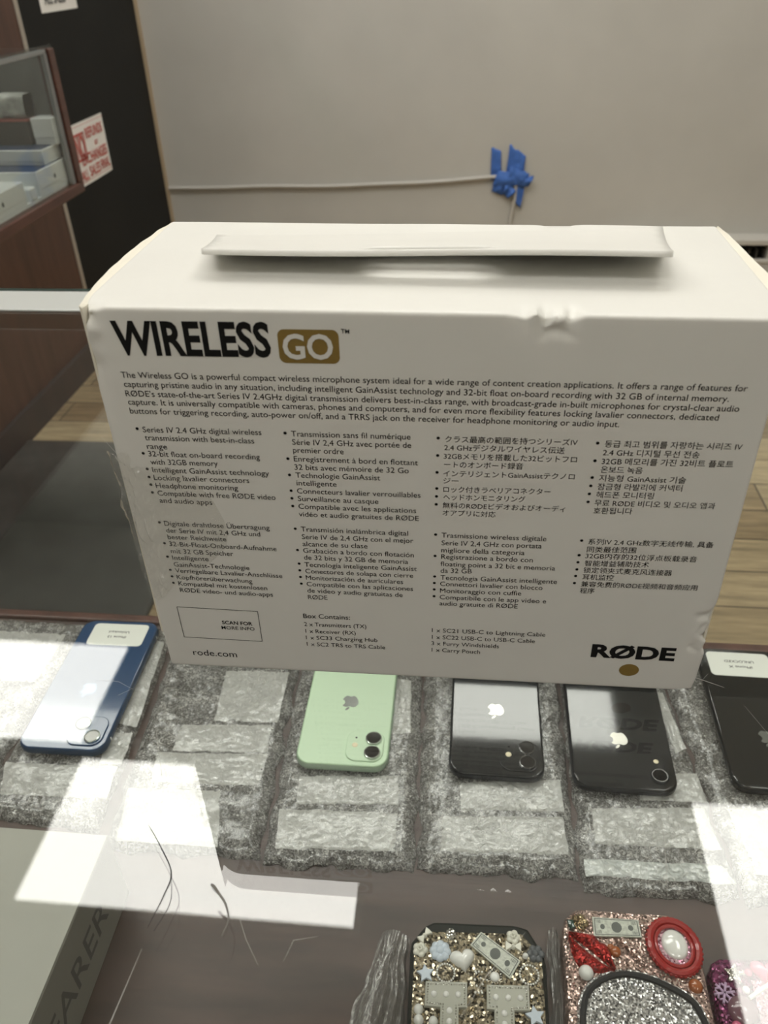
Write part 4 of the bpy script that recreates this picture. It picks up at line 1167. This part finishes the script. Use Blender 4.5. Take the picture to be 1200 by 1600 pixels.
for i in range(I):
    for k in range(K):
        bm.faces.new((cv(i, 0, k), cv(i + 1, 0, k), cv(i + 1, 0, k + 1), cv(i, 0, k + 1))); bm.faces.new((cv(i, J, k), cv(i, J, k + 1), cv(i + 1, J, k + 1), cv(i + 1, J, k)))
    for j in range(J):
        bm.faces.new((cv(i, j, 0), cv(i, j + 1, 0), cv(i + 1, j + 1, 0), cv(i + 1, j, 0))); bm.faces.new((cv(i, j, K), cv(i + 1, j, K), cv(i + 1, j + 1, K), cv(i, j + 1, K)))
for j in range(J):
    for k in range(K):
        bm.faces.new((cv(0, j, k), cv(0, j, k + 1), cv(0, j + 1, k + 1), cv(0, j + 1, k))); bm.faces.new((cv(I, j, k), cv(I, j + 1, k), cv(I, j + 1, k + 1), cv(I, j, k + 1)))
link('carton_body', bm, 'carton', t, smooth=True)
# side flaps that bow outwards, cream cut edge on top
for s, amp in ((-1, .0042), (1, .0026)):
    bm = BM(); N = 40
    top_o, top_i, bot_o, bot_i = [], [], [], []
    for k in range(N + 1):
        q = k / N; y = .0012 + (DEP - .0024) * q
        b = amp * math.sin(math.pi * q) ** .8 + (.0009 * math.exp(-((q - .42) / .09) ** 2) if s > 0 else 0) + .0002 * noise.noise(Vector((q * 9, s, 0)))
        zt = .1722 + .0004 * noise.noise(Vector((q * 12, s, 4))) + (.0008 if s < 0 else -.0006)
        bx = s * .1186
        top_o.append(bm.verts.new((bx + s * b, y, zt - .0002))); top_i.append(bm.verts.new((bx - s * .0008, y, zt - .0012)))
        bot_o.append(bm.verts.new((s * .1182 + s * b * .15, y, .02))); bot_i.append(bm.verts.new((s * .1172, y, .02)))
    for k in range(N):
        for a, b in ((top_o, top_i), (bot_o, top_o), (top_i, bot_i), (bot_i, bot_o)):
            bm.faces.new((a[k], a[k + 1], b[k + 1], b[k]))
    for k in (0, N): bm.faces.new((top_o[k], top_i[k], bot_i[k], bot_o[k]))
    bmesh.ops.recalc_face_normals(bm, faces=bm.faces)
    o = link('side_flap', bm, 'cream', t); o['label'] = 'bowed cream side flap'
# hanging tab folded over the top
# (a long panel hinged along the far upper edge, with a hanging slot near its free edge)
TY0, TY1, TH = .1035, .0305, .0118
def tab_pt(x, y):
    q = max(0, (TY0 - y) / (TY0 - TY1))
    return Vector((x, y, HT - .0016 + TH * q ** 1.55 + .0004 * math.sin(x * 40) * q))
out = [(.096, TY0), (.0852, TY1 + .003), (.0838, TY1), (-.0820, TY1 + .0022), (-.0838, TY1 + .005), (-.096, TY0)]
slot = []
SY, SH, SW = .0425, .0038, .0165
for k in range(24):
    a = 2 * math.pi * k / 24
    slot.append((math.copysign(SW, math.cos(a)) + .006 * math.cos(a), SY + SH * math.sin(a)))
bm = BM()
def ring(pts, closed_n):
    vs = []
    for a, b in zip(pts, pts[1:] + pts[:1]):
        n = max(1, int(math.dist(a, b) / .004)) if closed_n else 1
        for k in range(n): vs.append(bm.verts.new((a[0] + (b[0] - a[0]) * k / n, a[1] + (b[1] - a[1]) * k / n, 0)))
    return [bm.edges.new((vs[i], vs[(i + 1) % len(vs)])) for i in range(len(vs))]
es = ring(out, True) + ring(slot, False)
bmesh.ops.triangle_fill(bm, edges=es, use_beauty=True)
for _ in range(4):
    el = [e for e in bm.edges if e.calc_length() > .008]
    if not el: break
    bmesh.ops.subdivide_edges(bm, edges=el, cuts=1); bmesh.ops.triangulate(bm, faces=bm.faces)
for v in bm.verts: v.co = tab_pt(v.co.x, v.co.y)
bmesh.ops.recalc_face_normals(bm, faces=bm.faces)
o = link('hanging_tab', bm, 'carton', t, smooth=True)
md = o.modifiers.new('thick', 'SOLIDIFY'); md.thickness = .0019; md.offset = 0
# ------------------------------------------------------------------ printing on the face
def face_pt(x, z, d=.00022): return Vector((x, -d, z))
def print_block(name, lines, offset=0, cap=None, m='ink', parent=None):
    bm = BM(); ks = []
    for e in lines: 
        vs, _ = text_bm(e[0], offset); wd = max(v.x for v in vs) - min(v.x for v in vs); ks.append((e[3] - e[1]) / 1000 / wd)
    kmed = sorted(ks)[len(ks) // 2]
    for e in lines:
        x0, z0, x1, z1 = [v / 1000 for v in e[1:5]]
        sl = (z1 - z0) / (x1 - x0)
        put_text(bm, e[0], lambda a, b: face_pt(x0 + a, z0 + sl * a + b), x1 - x0, cap or kmed * CAP, offset)
        if len(e) == 7:
            bx, bz = e[5] / 1000, e[6] / 1000
            bm.faces.new([bm.verts.new(face_pt(bx + .00062 * math.cos(k * math.pi / 8), bz + .00062 * math.sin(k * math.pi / 8))) for k in range(16)])
    return link(name, bm, m, parent or BOX)
NAMES = dict(paragraph='product_paragraph', english_list='english_list', german_list='german_list', french_list='french_list', spanish_list='spanish_list', japanese_list='japanese_list',
             italian_list='italian_list', korean_list='korean_list', chinese_list='chinese_list', contents_list='contents_list', cable_list='cable_list')
for k, nm in NAMES.items(): print_block(nm, TEXT[k], 0)
print_block('contents_heading', TEXT['contents_heading'], .006)
print_block('web_address', TEXT['web_address'], 0)
print_block('product_title', TEXT['title'], .030, .0118)
print_block('trademark_sign', TEXT['trademark'], .01)
print_block('brand_lettering', TEXT['brand'], .042, .0069)
bd = BM(); prism(bd, rrect(.0212, .0124, .0024, 6, -.0391, .1596), 0, .0001)
for v in bd.verts: v.co = Vector((v.co.x, -.00012 - v.co.z * .5, v.co.y))
bmesh.ops.recalc_face_normals(bd, faces=bd.faces)
badge = link('title_badge', bd, 'gold', t)
print_block('badge_lettering', TEXT['badge_text'], .022, .0087, 'carton', badge)
for c in badge.children: c.location.y -= .0003
bm = BM(); bm.faces.new([bm.verts.new(face_pt(.0896 + .0042 * math.cos(k * math.pi / 20), .0121 + .0036 * math.sin(k * math.pi / 20))) for k in range(40)]); link('gold_dot', bm, 'gold', t)
bm = BM()
fr = [(-.1077, .0368), (-.0716, .0362), (-.0716, .0183), (-.1075, .0187)]
for a, b in zip(fr, fr[1:] + fr[:1]):
    a, b = Vector(a), Vector(b); n = (b - a).normalized(); n = Vector((-n.y, n.x)) * .00013
    bm.faces.new([bm.verts.new(face_pt(*q)) for q in (a - n, b - n, b + n, a + n)])
sf = link('scan_frame', bm, 'inkgrey', t)
print_block('scan_lettering', TEXT['scan_bold'], .022, None, 'ink', sf); print_block('scan_lettering', TEXT['scan_light'], .002, None, 'ink', sf)
# clear packing tape half peeled off the left edge
TP = [(-121.7, 115.7), (-119.1, 117.7), (-114.1, 117.3), (-111.6, 114.7), (-112.2, 109.5), (-108.4, 110.0), (-100.8, 109.4), (-93.4, 106.3), (-87.6, 101.6), (-82.6, 94.1), (-79.6, 84.9), (-78.9, 78.7), (-80.5, 71), (-88, 63), (-98, 56), (-106.2, 50), (-111, 44.8), (-114.5, 42.4), (-116.9, 42.8), (-118.0, 54), (-119.0, 65.3), (-120.0, 78), (-120.3, 89.2), (-121.0, 101.0), (-120.6, 109.1)]
def inside(x, z, poly):
    c = False
    for (x1, y1), (x2, y2) in zip(poly, poly[1:] + poly[:1]):
        if (y1 > z) != (y2 > z) and x < (x2 - x1) * (z - y1) / (y2 - y1) + x1: c = not c
    return c
bm = BM()
pv = [bm.verts.new((x / 1000, 0, z / 1000)) for x, z in TP]
f = bm.faces.new(pv)
bmesh.ops.triangulate(bm, faces=[f])
for _ in range(6):
    es = [e for e in bm.edges if e.calc_length() > .0012]
    if not es: break
    bmesh.ops.subdivide_edges(bm, edges=es, cuts=1); bmesh.ops.triangulate(bm, faces=bm.faces)
for v in bm.verts:
    x, z = v.co.x, v.co.z
    lift = max(0, min(1, (-.099 - x) / .012))
    wr = abs(noise.noise(Vector((x * 210 + z * 40, z * 70, 3)))) * .0052 + abs(noise.noise(Vector((x * 500, z * 230, 8)))) * .0022
    curl = max(0, z - .108) / .010 * max(0, (-.109 - x) / .008)
    y = -.0005 - lift * (.0003 + wr) - .0022 * min(1.5, curl)
    if x < -.1186: y += (-.1186 - x) * 1.6
    v.co.y = y
link('clear_tape', bm, 'film', t, smooth=True)
